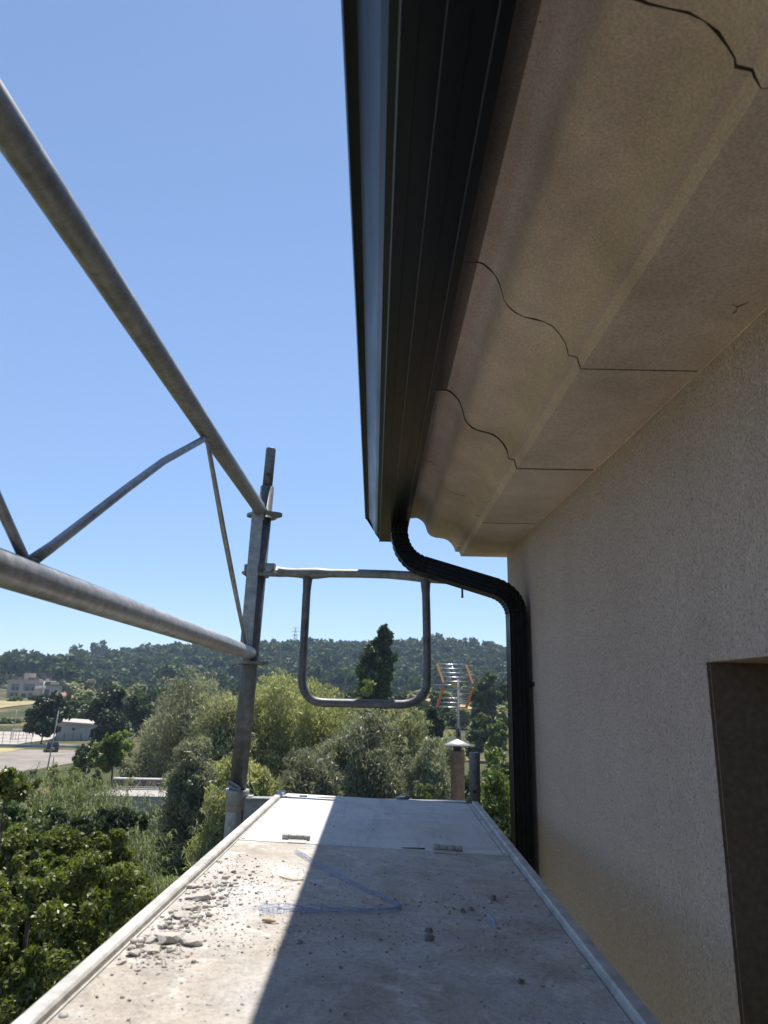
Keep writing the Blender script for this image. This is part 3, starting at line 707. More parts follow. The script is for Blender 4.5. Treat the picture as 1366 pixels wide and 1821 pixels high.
def deck():
    LF, RF = ondeck(497, 1410), ondeck(850, 1430); LN, RN = ondeck(35, 1821), ondeck(1165, 1821)
    yf = 0.5*(LF.y+RF.y)+0.0; yn = -0.62
    def xl(y): return LF.x+(LN.x-LF.x)*(y-LF.y)/(LN.y-LF.y)
    def xr(y): return RF.x+(RN.x-RF.x)*(y-RF.y)/(RN.y-RF.y)
    root = empty('scaffold_deck', (0, yf, CAMZ-0.33), 'white trapdoor scaffold deck covered in plaster dust', 'scaffold deck')
    RW = 0.021
    yh = 0.5*(ondeck(480, 1496).y+ondeck(908, 1523).y)
    def plate(name, x0f, x1f, y0, y1, th, m, lift=0.0, nx=2, bevel=0.0, ny=8):
        b = MB(); vs = []
        for r in range(ny):
            y = y0+(y1-y0)*r/(ny-1)
            for x in (x0f(y), x1f(y)): vs.append((x, y, deckz(x, y)+lift))
        n = len(vs); vs += [(x, y, z-th) for x, y, z in vs]
        fs = []
        for r in range(ny-1):
            a = r*2; fs += [(a, a+1, a+3, a+2), (n+a, n+a+2, n+a+3, n+a+1), (a, a+2, n+a+2, n+a), (a+1, n+a+1, n+a+3, a+3)]
        fs += [(0, n, n+1, 1), (n-2, n-1, 2*n-1, 2*n-2)]
        b.add(vs, fs); return b.build(name, m, root, bevel)
    g = 0.0016
    plate('deck_panel', lambda y: xl(y)+RW+g, lambda y: xr(y)-RW-g, yn, yh-g, 0.012, M['deck'], 0, bevel=0.001)
    hx1 = lambda y: xr(y)-RW-0.012
    hatch = plate('hatch', lambda y: xl(y)+RW+g, hx1, yh+g, yf-0.004, 0.012, M['hatch'], 0.0005, bevel=0.001)
    plate('hatch_edge', lambda y: hx1(y)+0.0025, lambda y: xr(y)-RW-g, yh+g, yf-0.004, 0.02, M['hatch'], 0.0012)
    # side rails: rounded upstand with a groove
    for s in (0, 1):
        b = MB(); ys = [yn+(yf-yn)*i/12 for i in range(13)]; f = xl if s == 0 else xr; sg = 1 if s == 0 else -1
        prof = [(0, -0.05), (0, 0.006), (0.002*sg, 0.0085), (0.016*sg, 0.0085), (0.0185*sg, 0.006), (0.0188*sg, 0.0), (RW*sg, -0.0005), (RW*sg, -0.014), (0.006*sg, -0.014), (0.006*sg, -0.05)]
        pa = [Vector((f(y), y, deckz(f(y), y))) for y in ys]
        b.sweep(pa, [(Vector((1, 0, DTX)), Vector((0, 0, 1)))]*13, prof)
        b.build('side_rail', M['deck_rail'], root)
    b = MB(); b.box((xl(yf)+RW, yf-0.003, CAMZ-0.345), (xr(yf)-RW, yf+0.0, CAMZ-0.318)); b.build('end_profile', M['deck_rail'], root)
    for i in range(9):
        y = yn+0.05+i*(yf-yn-0.1)/8; MB().box((xl(y)+RW, y-0.015, CAMZ-0.352), (xr(y)-RW, y+0.015, CAMZ-0.335)).build('cross_brace', M['deck_rail'], root)
    for sd_, f in ((0, xl), (1, xr)):
        for i in range(14):
            y = yn+0.12+i*(yf-yn-0.2)/13; x = f(y)+(0.030 if sd_ == 0 else -0.030); m = MB()
            m.lathe((x, y, deckz(x, y)+0.0004), [(0.0046, 0), (0.0042, 0.0012), (0.002, 0.0022), (0, 0.0023)], 10); m.build('rivet', M['deck_rail'], root)
    # hinges
    for (pxa, pxb, py, leafpx) in ((501, 552, 1492, (512, 545)), (769, 822, 1511, (772, 812))):
        a = ondeck(pxa, py+1); c = ondeck(pxb, py+2.5); a.z += 0.0058; c.z += 0.0058; a.y = c.y = 0.5*(a.y+c.y)
        h = empty('hinge', a.lerp(c, 0.5), None, None); h.parent = root; h.matrix_parent_inverse = root.matrix_basis.inverted()
        m = MB(); nb = 4
        for i in range(nb):
            p = a.lerp(c, i/nb+0.006); q_ = a.lerp(c, (i+1)/nb-0.006); rr = 0.0052 if i % 2 else 0.0058
            m.tube([p, p.lerp(q_, 0.08), p.lerp(q_, 0.92), q_], [rr*0.85, rr, rr, rr*0.85], 12)
        m.build('barrel', M['deck_rail'], h)
        m = MB(); x0 = ondeck(leafpx[0], py+6).x; x1 = ondeck(leafpx[1], py+6).x; y = a.y
        vs = []
        for yy in (y-0.036, y-0.004):
            for xx in (x0, x1): vs.append((xx, yy, deckz(xx, yy)+0.0022))
        vs += [(x_, y_, z_-0.0022) for x_, y_, z_ in vs]
        m.add(vs, [(0, 1, 3, 2), (4, 6, 7, 5), (0, 4, 5, 1), (1, 5, 7, 3), (3, 7, 6, 2), (2, 6, 4, 0)])
        m.build('hinge_leaf', M['deck_rail'], h, 0.0008)
    # recessed hand grip in the hatch and the latch at the far edge
    p = ondeck(565, 1417.5); m = MB(); m.box((p.x-0.05, p.y-0.014, p.z+0.0008), (p.x+0.05, p.y+0.010, p.z+0.0016)); m.build('hand_grip', M['deck_rail'], root)
    m = MB(); m.box((p.x-0.052, p.y-0.019, p.z+0.0008), (p.x-0.030, p.y-0.012, p.z+0.006)); m.build('grip_tab', M['galv_dark'], root)
    p = ondeck(716, 1421); m = MB(); m.lathe(p+Vector((0, 0, 0.0008)), [(0.022, 0), (0.022, 0.003), (0.017, 0.006), (0, 0.006)], 14)
    m.box((p.x+0.008, p.y-0.012, p.z+0.002), (p.x+0.022, p.y+0.006, p.z+0.011)); m.build('latch', M['galv_dark'], root)
    p = ondeck(745, 1510); m = MB(); m.box((p.x-0.035, p.y-0.004, p.z), (p.x+0.012, p.y+0.003, p.z+0.0025)); m.build('bolt_slot', M['black_plastic'], root)
    return xl, xr, yf, yh
DXL, DXR, DYF, DYH = deck()

# ------------------------------------------------------------------ rubble on the deck
def rockmesh(seed, flat, m):
    r = random.Random(seed); bm = bmesh.new()
    for i in range(16):
        v = Vector((r.gauss(0, 1), r.gauss(0, 1), r.gauss(0, 1))).normalized()*r.uniform(0.8, 1.0)
        v.z = max(-0.42, min(0.5, v.z*0.9))*flat
        v.x = max(-0.85, min(0.85, v.x)); bm.verts.new((v.x*0.5, v.y*0.5, v.z*0.5+0.2*flat))
    bmesh.ops.convex_hull(bm, input=bm.verts)
    bmesh.ops.delete(bm, geom=[v for v in bm.verts if not v.link_faces], context='VERTS')
    bmesh.ops.subdivide_edges(bm, edges=bm.edges[:], cuts=2, use_grid_fill=True)
    for v in bm.verts: v.co += Vector((r.gauss(0, 1), r.gauss(0, 1), r.gauss(0, 1)))*0.012
    me = bpy.data.meshes.new('chunk'); bm.to_mesh(me); bm.free(); me.materials.append(m); return me
ROCK = [rockmesh(i, f, M['mortar']) for i, f in enumerate((0.55, 0.7, 0.8, 0.6, 1.0, 0.9))]
ROCKD = [rockmesh(i+20, f, M['mortar_dark']) for i, f in enumerate((1.1, 0.9, 1.0, 0.8))]
def chunk(px, py, wpx, mesh, label, rz=0.0, tilt=(0, 0), group='mortar chunks lying on the deck'):
    p = ondeck(px, py); s = 1.22*wpx/FPX*(p-EYE).dot(Vector((0, math.cos(PITCH), math.sin(PITCH))))
    o = bpy.data.objects.new('mortar_chunk', mesh); C.objects.link(o); o.location = p+Vector((0, 0, -0.0008)); o.scale = (s, s*0.85, s*0.8)
    o.rotation_euler = (tilt[0], tilt[1], rz); tag(o, label, 'mortar chunk', group)
CH = [(300, 1672, 58, ROCK[0], 'largest grey plaster slab in the heap near the left rail', 0.3),
      (341, 1678, 46, ROCK[3], 'white flat plaster slab touching the right side of the largest slab', -0.5),
      (272, 1674, 30, ROCK[2], 'small pale lump wedged left of the largest plaster slab', 1.0),
      (268, 1692, 34, ROCK[1], 'rounded grey lump lying in front of the largest slab', 0.8),
      (357, 1598, 42, ROCK[0], 'flat grey mortar flake halfway along the left rail', 2.1),
      (342, 1578, 26, ROCK[3], 'pale flake just behind the flat grey mortar flake', 0.4),
      (337, 1616, 28, ROCK[1], 'pale lump between the flat flake and the largest slab', 1.7),
      (322, 1632, 30, ROCK[2], 'brownish lump just behind the largest plaster slab', 2.6),
      (286, 1651, 16, ROCK[4], 'small upright stone behind the largest slab', 0.2),
      (248, 1685, 17, ROCK[4], 'small dark lump at the left end of the heap', 1.4),
      (237, 1699, 26, ROCK[5], 'sharp pale sliver nearest the left rail', 0.1),
      (216, 1713, 20, ROCK[2], 'nearest small lump of the sunlit rubble line', 0.9),
      (412, 1577, 13, ROCKD[1], 'single dark crumb in the sun beside the rubble line', 0.5),
      (762, 1672, 22, ROCKD[0], 'front one of two dark pebbles touching in the shade', 0.3),
      (762, 1658, 17, ROCKD[2], 'rear one of two dark pebbles touching in the shade', 1.2),
      (825, 1622, 17, ROCKD[1], 'left pebble of the pair in the shade near the right rail', 0.7),
      (837, 1618, 15, ROCKD[3], 'right pebble of the pair in the shade near the right rail', 2.0),
      (876, 1600, 17, ROCKD[0], 'lone dark pebble in the shade closest to the right rail', 1.1),
      (532, 1677, 13, ROCKD[2], 'dark pebble just right of the shadow edge on the deck', 0.2),
      (607, 1722, 12, ROCKD[1], 'dark pebble alone in the middle of the near deck', 0.9),
      (925, 1748, 16, ROCKD[0], 'dark pebble nearest the camera on the right of the deck', 0.4),
      (965, 1755, 9, ROCKD[3], 'tiny dark crumb right of the nearest dark pebble', 0.4),
      (345, 1713, 14, ROCKD[1], 'small dark crumb in the sun in front of the white slab', 0.4),
      (216, 1775, 10, ROCKD[2], 'tiny grey crumb near the bottom left of the deck', 0.4)]
for c in CH: chunk(*c)
def gravel():
    rng = np.random.default_rng(8)
    ico = bmesh.new(); bmesh.ops.create_icosphere(ico, subdivisions=1, radius=0.5)
    bv = np.array([v.co for v in ico.verts]); bf = np.array([[v.index for v in f.verts] for f in ico.faces]); ico.free()
    V = []; F = []; n = 0
    def put(px, py, s):
        nonlocal n
        p = ondeck(px, py)
        if not (DXL(p.y)+0.024 < p.x < DXR(p.y)-0.024) or p.y > DYF-0.03: return
        a = rng.uniform(0, 6.28); R_ = np.array([[math.cos(a), -math.sin(a), 0], [math.sin(a), math.cos(a), 0], [0, 0, 1]])
        q = bv*(1+rng.normal(0, 0.18, (12, 1)))*np.array([s, s*rng.uniform(0.55, 0.95), s*rng.uniform(0.35, 0.7)])
        V.append(q@R_.T+np.array([p.x, p.y, p.z+s*0.12])); F.append(bf+n); n += 12
    for _ in range(1050):                     # trail along the left rail
        t = rng.beta(1.1, 1.0); cx = 420-185*t+rng.normal(0, 30)+25; cy = 1535+185*t+rng.normal(0, 14); put(cx, cy, 0.0009+rng.gamma(1.2, 0.0014))
    for _ in range(110): t = rng.uniform(); put(415-165*t+rng.normal(0, 20), 1552+150*t+rng.normal(0, 12), rng.uniform(0.005, 0.013))
    for _ in range(650): put(rng.uniform(380, 560), rng.uniform(1530, 1700), 0.001+rng.gamma(1.2, 0.0009))
    for _ in range(500): put(rng.uniform(560, 960), rng.uniform(1525, 1700), 0.001+rng.gamma(1.2, 0.0010))
    for _ in range(170): put(rng.normal(660, 110), rng.normal(1620, 22), 0.001+rng.gamma(1.2, 0.0011))
    for _ in range(150): put(rng.normal(840, 50), rng.normal(1615, 18), 0.001+rng.gamma(1.2, 0.0012))
    for _ in range(520): put(rng.uniform(100, 1150), rng.uniform(1640, 1850), 0.0009+rng.gamma(1.2, 0.0009))
    for _ in range(60): put(rng.uniform(500, 880), rng.uniform(1415, 1520), 0.001+rng.gamma(1.2, 0.0010))
    me = np_mesh('grit', np.concatenate(V), np.concatenate(F), M['mortar_dark'])
    me.materials.append(M['mortar']); mi = rng.integers(0, 2, len(V)).repeat(20); me.polygons.foreach_set('material_index', mi.astype(np.int32))
    o = link('grit', me); tag(o, 'loose mortar grit scattered over the dusty deck', 'grit', kind='stuff')
gravel()
def netting():
    # strip of blue render mesh folded in an L
    cl = [(527, 1517), (560, 1537), (600, 1560), (650, 1586), (690, 1603), (712, 1615), (705, 1621), (670, 1624), (620, 1624), (560, 1622), (510, 1621), (463, 1621)]
    P = [ondeck(*p) for p in cl]; rng = random.Random(3)
    Q = []
    for i in range(len(P)-1):
        for t in range(8): Q.append(P[i].lerp(P[i+1], t/8))
    Q.append(P[-1]); n = len(Q); b = MB()
    tot = [0]
    for i in range(1, n): tot.append(tot[-1]+(Q[i]-Q[i-1]).length)
    L = tot[-1]
    def width(s):
        f = s/L; return 0.0035+0.0015*math.sin(f*9)+(0.016*max(0, (f-0.78)/0.22) if f > 0.78 else 0)+0.006*max(0, f-0.5)
    side = []
    for i in range(n):
        t = (Q[min(i+1, n-1)]-Q[max(i-1, 0)]).normalized(); side.append(Vector((-t.y, t.x, 0)))
    lanes = 5
    def pt_(i, l):
        f = l/(lanes-1)-0.5; lift = 0.0025+0.003*abs(math.sin(i*0.37+l))
        q = Q[i]+side[i]*(f*2*width(tot[i])); q.z = deckz(q.x, q.y)+lift; return q
    for l in range(lanes):
        b.tube([pt_(i, l) for i in range(0, n, 2)], 0.00042, 4, False)
    for i in range(0, n): b.tube([pt_(i, 0)+Vector((rng.uniform(-.002, .002), 0, 0)), pt_(i, lanes-1)], 0.00032, 4, False)
    o = b.build('mesh_strip', M['netting']); tag(o, 'frayed strip of blue plaster mesh lying bent across the deck', 'mesh strip')
    # a loose offcut near the right rail and a splinter
    b = MB(); a = ondeck(868, 1630); c = ondeck(882, 1652); a.z += 0.002; c.z += 0.002
    b.tube([a, a.lerp(c, 0.5)+Vector((0.002, 0, 0.001)), c], [0.0008, 0.0014, 0.0006], 6); tag(b.build('offcut', M['netting']), 'thin blue offcut lying in the shade near the right rail', 'offcut')
    b = MB(); a = ondeck(466, 1640); c = ondeck(490, 1643); a.z += 0.003; c.z += 0.003
    M['wood'] = simple('wood_splinter', (0.42, 0.30, 0.17), 0.9, 0, 0.2, 60)
    b.tube([a, a.lerp(c, 0.5), c], [0.0016, 0.003, 0.0012], 6); tag(b.build('splinter', M['wood']), 'small wooden splinter in the sun below the mesh strip', 'splinter')
    b = MB(); pts = [ondeck(*p)+Vector((0, 0, 0.0015)) for p in ((497, 1560), (510, 1564), (522, 1567), (540, 1566))]
    b.tube(pts, 0.0009, 5); tag(b.build('twig', M['wood']), 'thin brown twig in the sun above the mesh strip', 'twig')
netting()

# ------------------------------------------------------------------ foliage
L = {}
L['willow'] = leafmat('willow_leaf', (0.18, 0.185, 0.085), (0.44, 0.45, 0.23), 0.5, tint=(0.95, 0.95, 0.7))
L['willow_light'] = leafmat('pale_willow_leaf', (0.21, 0.22, 0.088), (0.48, 0.495, 0.22), 0.5, tint=(0.95, 0.95, 0.6))
L['olive'] = leafmat('olive_grey_leaf', (0.12, 0.128, 0.075), (0.33, 0.34, 0.20), 0.45, tint=(0.95, 0.95, 0.75))
L['bright'] = leafmat('yellow_green_leaf', (0.085, 0.115, 0.022), (0.22, 0.26, 0.06), 0.48)
L['green'] = leafmat('green_leaf', (0.042, 0.062, 0.02), (0.13, 0.165, 0.055), 0.42)
L['near'] = leafmat('broad_green_leaf', (0.036, 0.050, 0.010), (0.215, 0.24, 0.055), 0.45, 0.4, 0.8, 0.035)
L['dark'] = leafmat('dark_leaf', (0.022, 0.038, 0.014), (0.06, 0.085, 0.03), 0.25)
L['poplar'] = leafmat('dark_poplar_leaf', (0.022, 0.042, 0.012), (0.06, 0.10, 0.025), 0.3)
L['pine'] = leafmat('pine_needles', (0.038, 0.056, 0.024), (0.115, 0.145, 0.062), 0.2, 0.6, 0.045, 0.015)
L['oak'] = leafmat('hill_oak_leaf', (0.05, 0.07, 0.024), (0.14, 0.175, 0.07), 0.25, 0.6, 0.045, 0.015)
L['cane'] = leafmat('cane_leaf', (0.045, 0.062, 0.02), (0.165, 0.195, 0.068), 0.45, 0.55, 0.5, 0.02)
L['reed'] = leafmat('reed_leaf', (0.06, 0.09, 0.02), (0.17, 0.21, 0.05), 0.45, 0.5, 0.4, 0.02)

def leaves(rng, cen, nrm_bias, ln, wd, droop, axis_bias=None):
    """diamond leaves; cen (n,3)"""
    n = len(cen)
    ax = rng.normal(0, 1, (n, 3)); ax /= np.linalg.norm(ax, axis=1, keepdims=True)
    ax[:, 2] -= droop
    if axis_bias is not None: ax += axis_bias
    ax /= np.linalg.norm(ax, axis=1, keepdims=True)+1e-9
    nr = rng.normal(0, 1, (n, 3)) + nrm_bias
    nr -= (nr*ax).sum(1, keepdims=True)*ax; nr /= np.linalg.norm(nr, axis=1, keepdims=True)+1e-9
    sd = np.cross(nr, ax)
    l = (ln*rng.uniform(0.65, 1.35, (n, 1)))*0.5; w_ = (wd*rng.uniform(0.7, 1.3, (n, 1)))*0.5
    V = np.empty((n, 4, 3)); V[:, 0] = cen-ax*l; V[:, 1] = cen+sd*w_-ax*l*0.1; V[:, 2] = cen+ax*l-nr*l*0.15; V[:, 3] = cen-sd*w_-ax*l*0.1
    F = np.arange(n*4).reshape(n, 4); return V.reshape(-1, 3), F
def crown(name, seed, lobes, n, ln, wd, m, droop=0.0, clumps=60, csize=0.22, shell=0.72, hang=0.0):
    """lobes: (cx,cy,cz,rx,ry,rz). Leaves gather in clumps through the outer part of the lobes"""
    rng = np.random.default_rng(seed); lo = np.array(lobes, dtype=float)
    wt = (lo[:, 3]*lo[:, 4]+lo[:, 4]*lo[:, 5]+lo[:, 3]*lo[:, 5]); wt /= wt.sum()
    k = rng.choice(len(lo), clumps, p=wt)
    d = rng.normal(0, 1, (clumps, 3)); d /= np.linalg.norm(d, axis=1, keepdims=True)
    d[:, 2] = np.where(d[:, 2] < -0.3, -d[:, 2], d[:, 2])
    r = shell+(1-shell)*rng.uniform(-1.2, 1.0, (clumps, 1))
    cc = lo[k, :3]+d*lo[k, 3:]*r
    rad = np.mean(lo[k, 3:], axis=1)*csize*rng.uniform(0.6, 1.4, clumps)
    wk = rad**2; wk /= wk.sum()
    j = rng.choice(clumps, n, p=wk)
    e = rng.normal(0, 1, (n, 3)); e /= np.linalg.norm(e, axis=1, keepdims=True); e *= rng.uniform(0.15, 1, (n, 1))**0.5
    if hang: e[:, 2] = np.where(e[:, 2] < 0, e[:, 2]*(1+hang), e[:, 2]*0.8)
    cen = cc[j]+e*rad[j][:, None]
    nb = d[j]*0.5+e*0.6+np.array([0, 0, 0.5])
    V, F = leaves(rng, cen, nb, ln, wd, droop)
    return np_mesh(name, V, F, m), cc
def trunkmesh(seed, base, lobes, r, cc, limbs=10, m=None, lean=None):
    rnd = random.Random(seed); b = MB(); base = Vector(base)
    top = Vector(np.mean(np.array(lobes)[:, :3], axis=0)); fork = base.lerp(top, 0.55)
    pts = [base, base.lerp(fork, 0.5)+Vector((rnd.uniform(-.1, .1), rnd.uniform(-.1, .1), 0))*r*6, fork, top]
    b.tube(pts, [r, r*0.8, r*0.62, r*0.15], 8)
    cs = [Vector(c) for c in cc]; rnd.shuffle(cs)
    for c in cs[:limbs]:
        s = base.lerp(top, rnd.uniform(0.35, 0.85)); mid = s.lerp(c, 0.5)+Vector((0, 0, (c-s).length*0.12))
        b.tube([s, mid, c], [r*0.34, r*0.2, r*0.06], 5)
    return b.mesh('trunk', m or M['bark'])
def tree(name, label, loc, lobes, n, ln, wd, m, cat='tree', group=None, seed=1, droop=0.0, clumps=60, csize=0.22, tr=0.16, hang=0.0, shell=0.72, limbs=10):
    """lobes are given relative to loc (foot of the trunk on the ground)"""
    root = empty(name, loc, label, cat, group)
    me, cc = crown('crown', seed, lobes, n, ln, wd, m, droop, clumps, csize, shell, hang)
    link('crown', me, root, False)
    link('trunk', trunkmesh(seed, (0, 0, -0.3), lobes, tr, cc, limbs), root, False)
    return root
def spot(px, Y, dz=0.0):
    p = at(px, 1242, Y); return Vector((p.x, Y, tz(p.x, Y)+dz))
def htop(px, py, Y): return at(px, py, Y).z
def mpp(Y): return Y*1.03/FPX                # metres per photo pixel at distance Y
def lobeset(seed, H, W, n=6, zb=0.3, taper=0.75, D=None):
    """several overlapping lobes filling a crown of height H (ground to top) and width W"""
    r = random.Random(seed); out = []; D = D or W
    for i in range(n):
        t = (i+0.5)/n; z = H*(zb+(0.98-zb)*t); wr = (1-taper*max(0, t-0.45))
        R_ = W*0.5*wr; a = r.uniform(0, 6.28)
        rr = R_*r.uniform(0.5, 0.68); dd = (R_-rr)
        rz = min(H*(1-zb)*0.32, rr*1.0)
        out.append((math.cos(a)*dd, math.sin(a)*dd*D/W, min(z, H-rz), rr, rr*D/W, rz))
    out.append((0, 0, H*(zb+(1-zb)*0.45), W*0.36, W*0.36, H*(1-zb)*0.42))
    return out

def willow(px, top, wpx, Y, seed, label, m='willow', n=16000, zb=0.18, clumps=110, group='willows beyond the scaffold', base_px=None):
    p = spot(base_px or px, Y); H = htop(px, top, Y)-p.z; W = wpx*mpp(Y)
    return tree('willow_tree', label, p, lobeset(seed, H, W*1.12, 11, zb, 0.6), int(n*1.25), 0.40, 0.08, L[m], 'tree', group, seed, 0.9, clumps+50, 0.36, 0.2, 0.6, 0.7, 12)
WILL = [(335, 1190, 150, 64, 11, 'grey-green willow on the far left of the willow row, taller crown behind', 'olive', 13000, None),
        (400, 1218, 150, 50, 12, 'pale willow standing directly left of the scaffold pole', 'willow', 16000, None),
        (485, 1196, 170, 53, 13, 'tallest pale willow between the scaffold pole and the hooped guard', 'willow_light', 20000, None),
        (575, 1212, 150, 56, 14, 'rounded pale willow seen through the lower left of the hooped guard', 'willow_light', 17000, None),
        (640, 1262, 170, 47, 15, 'dusky willow with several dark stems below the hooped guard', 'olive', 17000, None),
        (715, 1254, 130, 52, 16, 'willow under the right half of the hooped guard', 'willow', 14000, None),
        (760, 1300, 90, 44, 17, 'thin grey willow to the left of the chimney flue', 'olive', 9000, None),
        (354, 1308, 96, 44, 18, 'low dusky willow hanging over the bridge parapet', 'olive', 12000, None),
        (445, 1340, 150, 39, 19, 'low bushy willow behind the foot of the scaffold pole', 'willow_light', 15000, None),
        (560, 1330, 130, 41, 20, 'low grey willow behind the lit far corner of the deck', 'olive', 12000, None),
        (284, 1268, 56, 66, 21, 'small silvery willow left of the willow row beyond the bridge', 'olive', 6000, None)]
for (px, top, wp, Y, sd, lab, mm, n, bp) in WILL:
    willow(px, top, wp, Y, sd, lab, mm, n)

# the dark leaning poplar, and its bright sapling
def poplar():
    Y = 82; p = spot(668, Y); H = htop(686, 1112, Y)-p.z
    lob = []
    pts = [(664, 1262, 46), (664, 1236, 58), (666, 1214, 58), (669, 1192, 56), (673, 1172, 50), (678, 1154, 40), (682, 1138, 30), (684, 1124, 17), (687, 1116, 12)]
    for (px, py, wp) in pts:
        q = at(px, py, Y); lob.append((q.x-p.x, 0, q.z-p.z, wp*mpp(Y)*0.5, wp*mpp(Y)*0.5, 1.5 if wp > 20 else 0.9))
    tree('poplar_tree', 'dark slender poplar leaning right, framed by the hooped guard', p, lob, 22000, 0.34, 0.24, L['poplar'], 'tree', None, 31, 0.1, 260, 0.34, 0.22)
    q = spot(655, 78); H = htop(655, 1209, 78)-q.z
    tree('young_tree', 'bright green young tree at the left foot of the dark poplar', q, [(0, 0, H-1.2, 0.9, 0.9, 1.3), (-0.7, 0, H-3, 1.1, 1, 1.5), (0.3, 0, H-4.6, 1.3, 1.2, 1.6)], 2500, 0.34, 0.24, L['bright'], 'tree', None, 32, 0.1, 40, 0.35, 0.12)
poplar()
def bush(px, top, wpx, Y, seed, name, label, m, n, leaf=(0.3, 0.2), zb=0.15, group=None, cl=60, csz=0.3, droop=0.1, tp=0.7, tr=0.14, nl=7):
    p = spot(px, Y); H = htop(px, top, Y)-p.z; W = wpx*mpp(Y)
    return tree(name, label, p, lobeset(seed, H, W, nl, zb, tp), n, leaf[0], leaf[1], L[m], 'tree' if 'tree' in name else 'shrub', group, seed, droop, cl, csz, tr)
bush(217, 1296, 82, 72, 41, 'airy_tree', 'yellow-green airy tree just beyond the bridge parapet', 'bright', 7000, (0.34, 0.2), 0.28, None, 80, 0.26)
bush(163, 1318, 52, 82, 42, 'shrub', 'mid green shrub at the edge of the gravel lot left of yellow-green tree', 'green', 4500, (0.34, 0.16), 0.02)
bush(250, 1345, 60, 64, 43, 'shrub', 'low dry shrub behind the bridge parapet', 'olive', 2500, (0.3, 0.14), 0.02)
bush(83, 1234, 82, 126, 44, 'round_tree', 'dark round tree shading the parked car', 'dark', 9000, (0.6, 0.45), 0.2, None, 130, 0.34)
bush(192, 1224, 82, 124, 45, 'round_tree', 'dark dense tree right of the low white building', 'dark', 9500, (0.6, 0.45), 0.02, None, 130, 0.34)
bush(247, 1231, 78, 150, 46, 'leafy_tree', 'broad mid green tree right of the dark dense tree', 'green', 7000, (0.65, 0.5), 0.06, None, 90, 0.28)
bush(164, 1242, 56, 158, 47, 'leafy_tree', 'mid green tree behind the low white building roof', 'green', 4500, (0.65, 0.5), 0.06)
bush(139, 1236, 24, 215, 48, 'leafy_tree', 'small dark tree above the low white building', 'dark', 2200, (0.8, 0.6), 0.06)
bush(62, 1236, 22, 262, 49, 'leafy_tree', 'small tree in front of the right end of apartment block', 'green', 1800, (0.8, 0.6), 0.06)
bush(28, 1238, 24, 255, 50, 'leafy_tree', 'pale small tree in front of the apartment block', 'bright', 1600, (0.8, 0.6), 0.06)
bush(112, 1240, 24, 240, 51, 'leafy_tree', 'small tree right of the apartment block', 'green', 1600, (0.8, 0.6), 0.06)
bush(10, 1282, 60, 168, 52, 'shrub', 'low hedge-like green scrub behind the sports court', 'green', 3500, (0.6, 0.4), 0.02)
bush(45, 1283, 40, 172, 53, 'shrub', 'low dusty scrub behind the court hoop', 'olive', 2500, (0.6, 0.4), 0.02)
bush(184, 1368, 44, 56.0, 54, 'shrub', 'dark shrub at the left end of the painted bridge parapet', 'green', 4000, (0.26, 0.14), 0.02)
bush(118, 1356, 46, 70, 55, 'shrub', 'dusty low shrub on the bank between the lot and the canes', 'willow', 3000, (0.3, 0.12), 0.02)
bush(72, 1368, 50, 66, 56, 'shrub', 'olive shrub at the near left edge of the gravel lot', 'olive', 3000, (0.3, 0.12), 0.02)
bush(150, 1362, 40, 66, 57, 'shrub', 'bright low shrub below the mid green shrub on the bank', 'bright', 2600, (0.28, 0.14), 0.02)
bush(20, 1376, 60, 60, 58, 'shrub', 'low grey shrub below the gravel lot at the left edge', 'olive', 3000, (0.3, 0.12), 0.02)
# right of the guard
bush(865, 1196, 62, 150, 61, 'round_pine_tree', 'round-headed olive tree standing on the slope left of downpipe', 'green', 8000, (0.6, 0.45), 0.3, None, 90, 0.26)
bush(892, 1205, 40, 165, 62, 'leafy_tree', 'tall dusky tree half hidden by the downpipe', 'oak', 5000, (0.7, 0.5), 0.2)
bush(850, 1266, 66, 112, 63, 'leafy_tree', 'broad green tree below the round-headed tree', 'green', 5500, (0.5, 0.36), 0.05)
bush(885, 1274, 50, 104, 64, 'leafy_tree', 'bright green tree beside downpipe under the slope', 'bright', 4000, (0.5, 0.36), 0.05)
bush(775, 1240, 44, 96, 65, 'leafy_tree', 'dark tree behind the tv antenna', 'dark', 5000, (0.45, 0.34), 0.1)
bush(800, 1290, 70, 70, 66, 'shrub', 'grey-green scrub behind the chimney cap', 'willow', 5000, (0.34, 0.16), 0.02)
bush(735, 1262, 40, 90, 67, 'leafy_tree', 'small bright tree right of the poplar foot', 'bright', 2500, (0.4, 0.3), 0.1)
bush(765, 1372, 66, 24, 68, 'shrub', 'bright green bush left of the chimney flue', 'bright', 9000, (0.12, 0.075), 0.3, None, 120, 0.22)
bush(880, 1300, 95, 21, 69, 'leafy_tree', 'bright green leafy tree between the short pole and downpipe', 'bright', 17000, (0.125, 0.08), 0.12, None, 170, 0.2, 0.3)
bush(905, 1295, 130, 30, 70, 'leafy_tree', 'mid green leafy tree mostly hidden by the downpipe', 'green', 12000, (0.16, 0.1), 0.1, None, 120, 0.24, 0.3)
bush(832, 1330, 60, 36, 71, 'shrub', 'sunlit green shrub behind the chimney flue', 'green', 6000, (0.18, 0.11), 0.1, None, 90, 0.25)

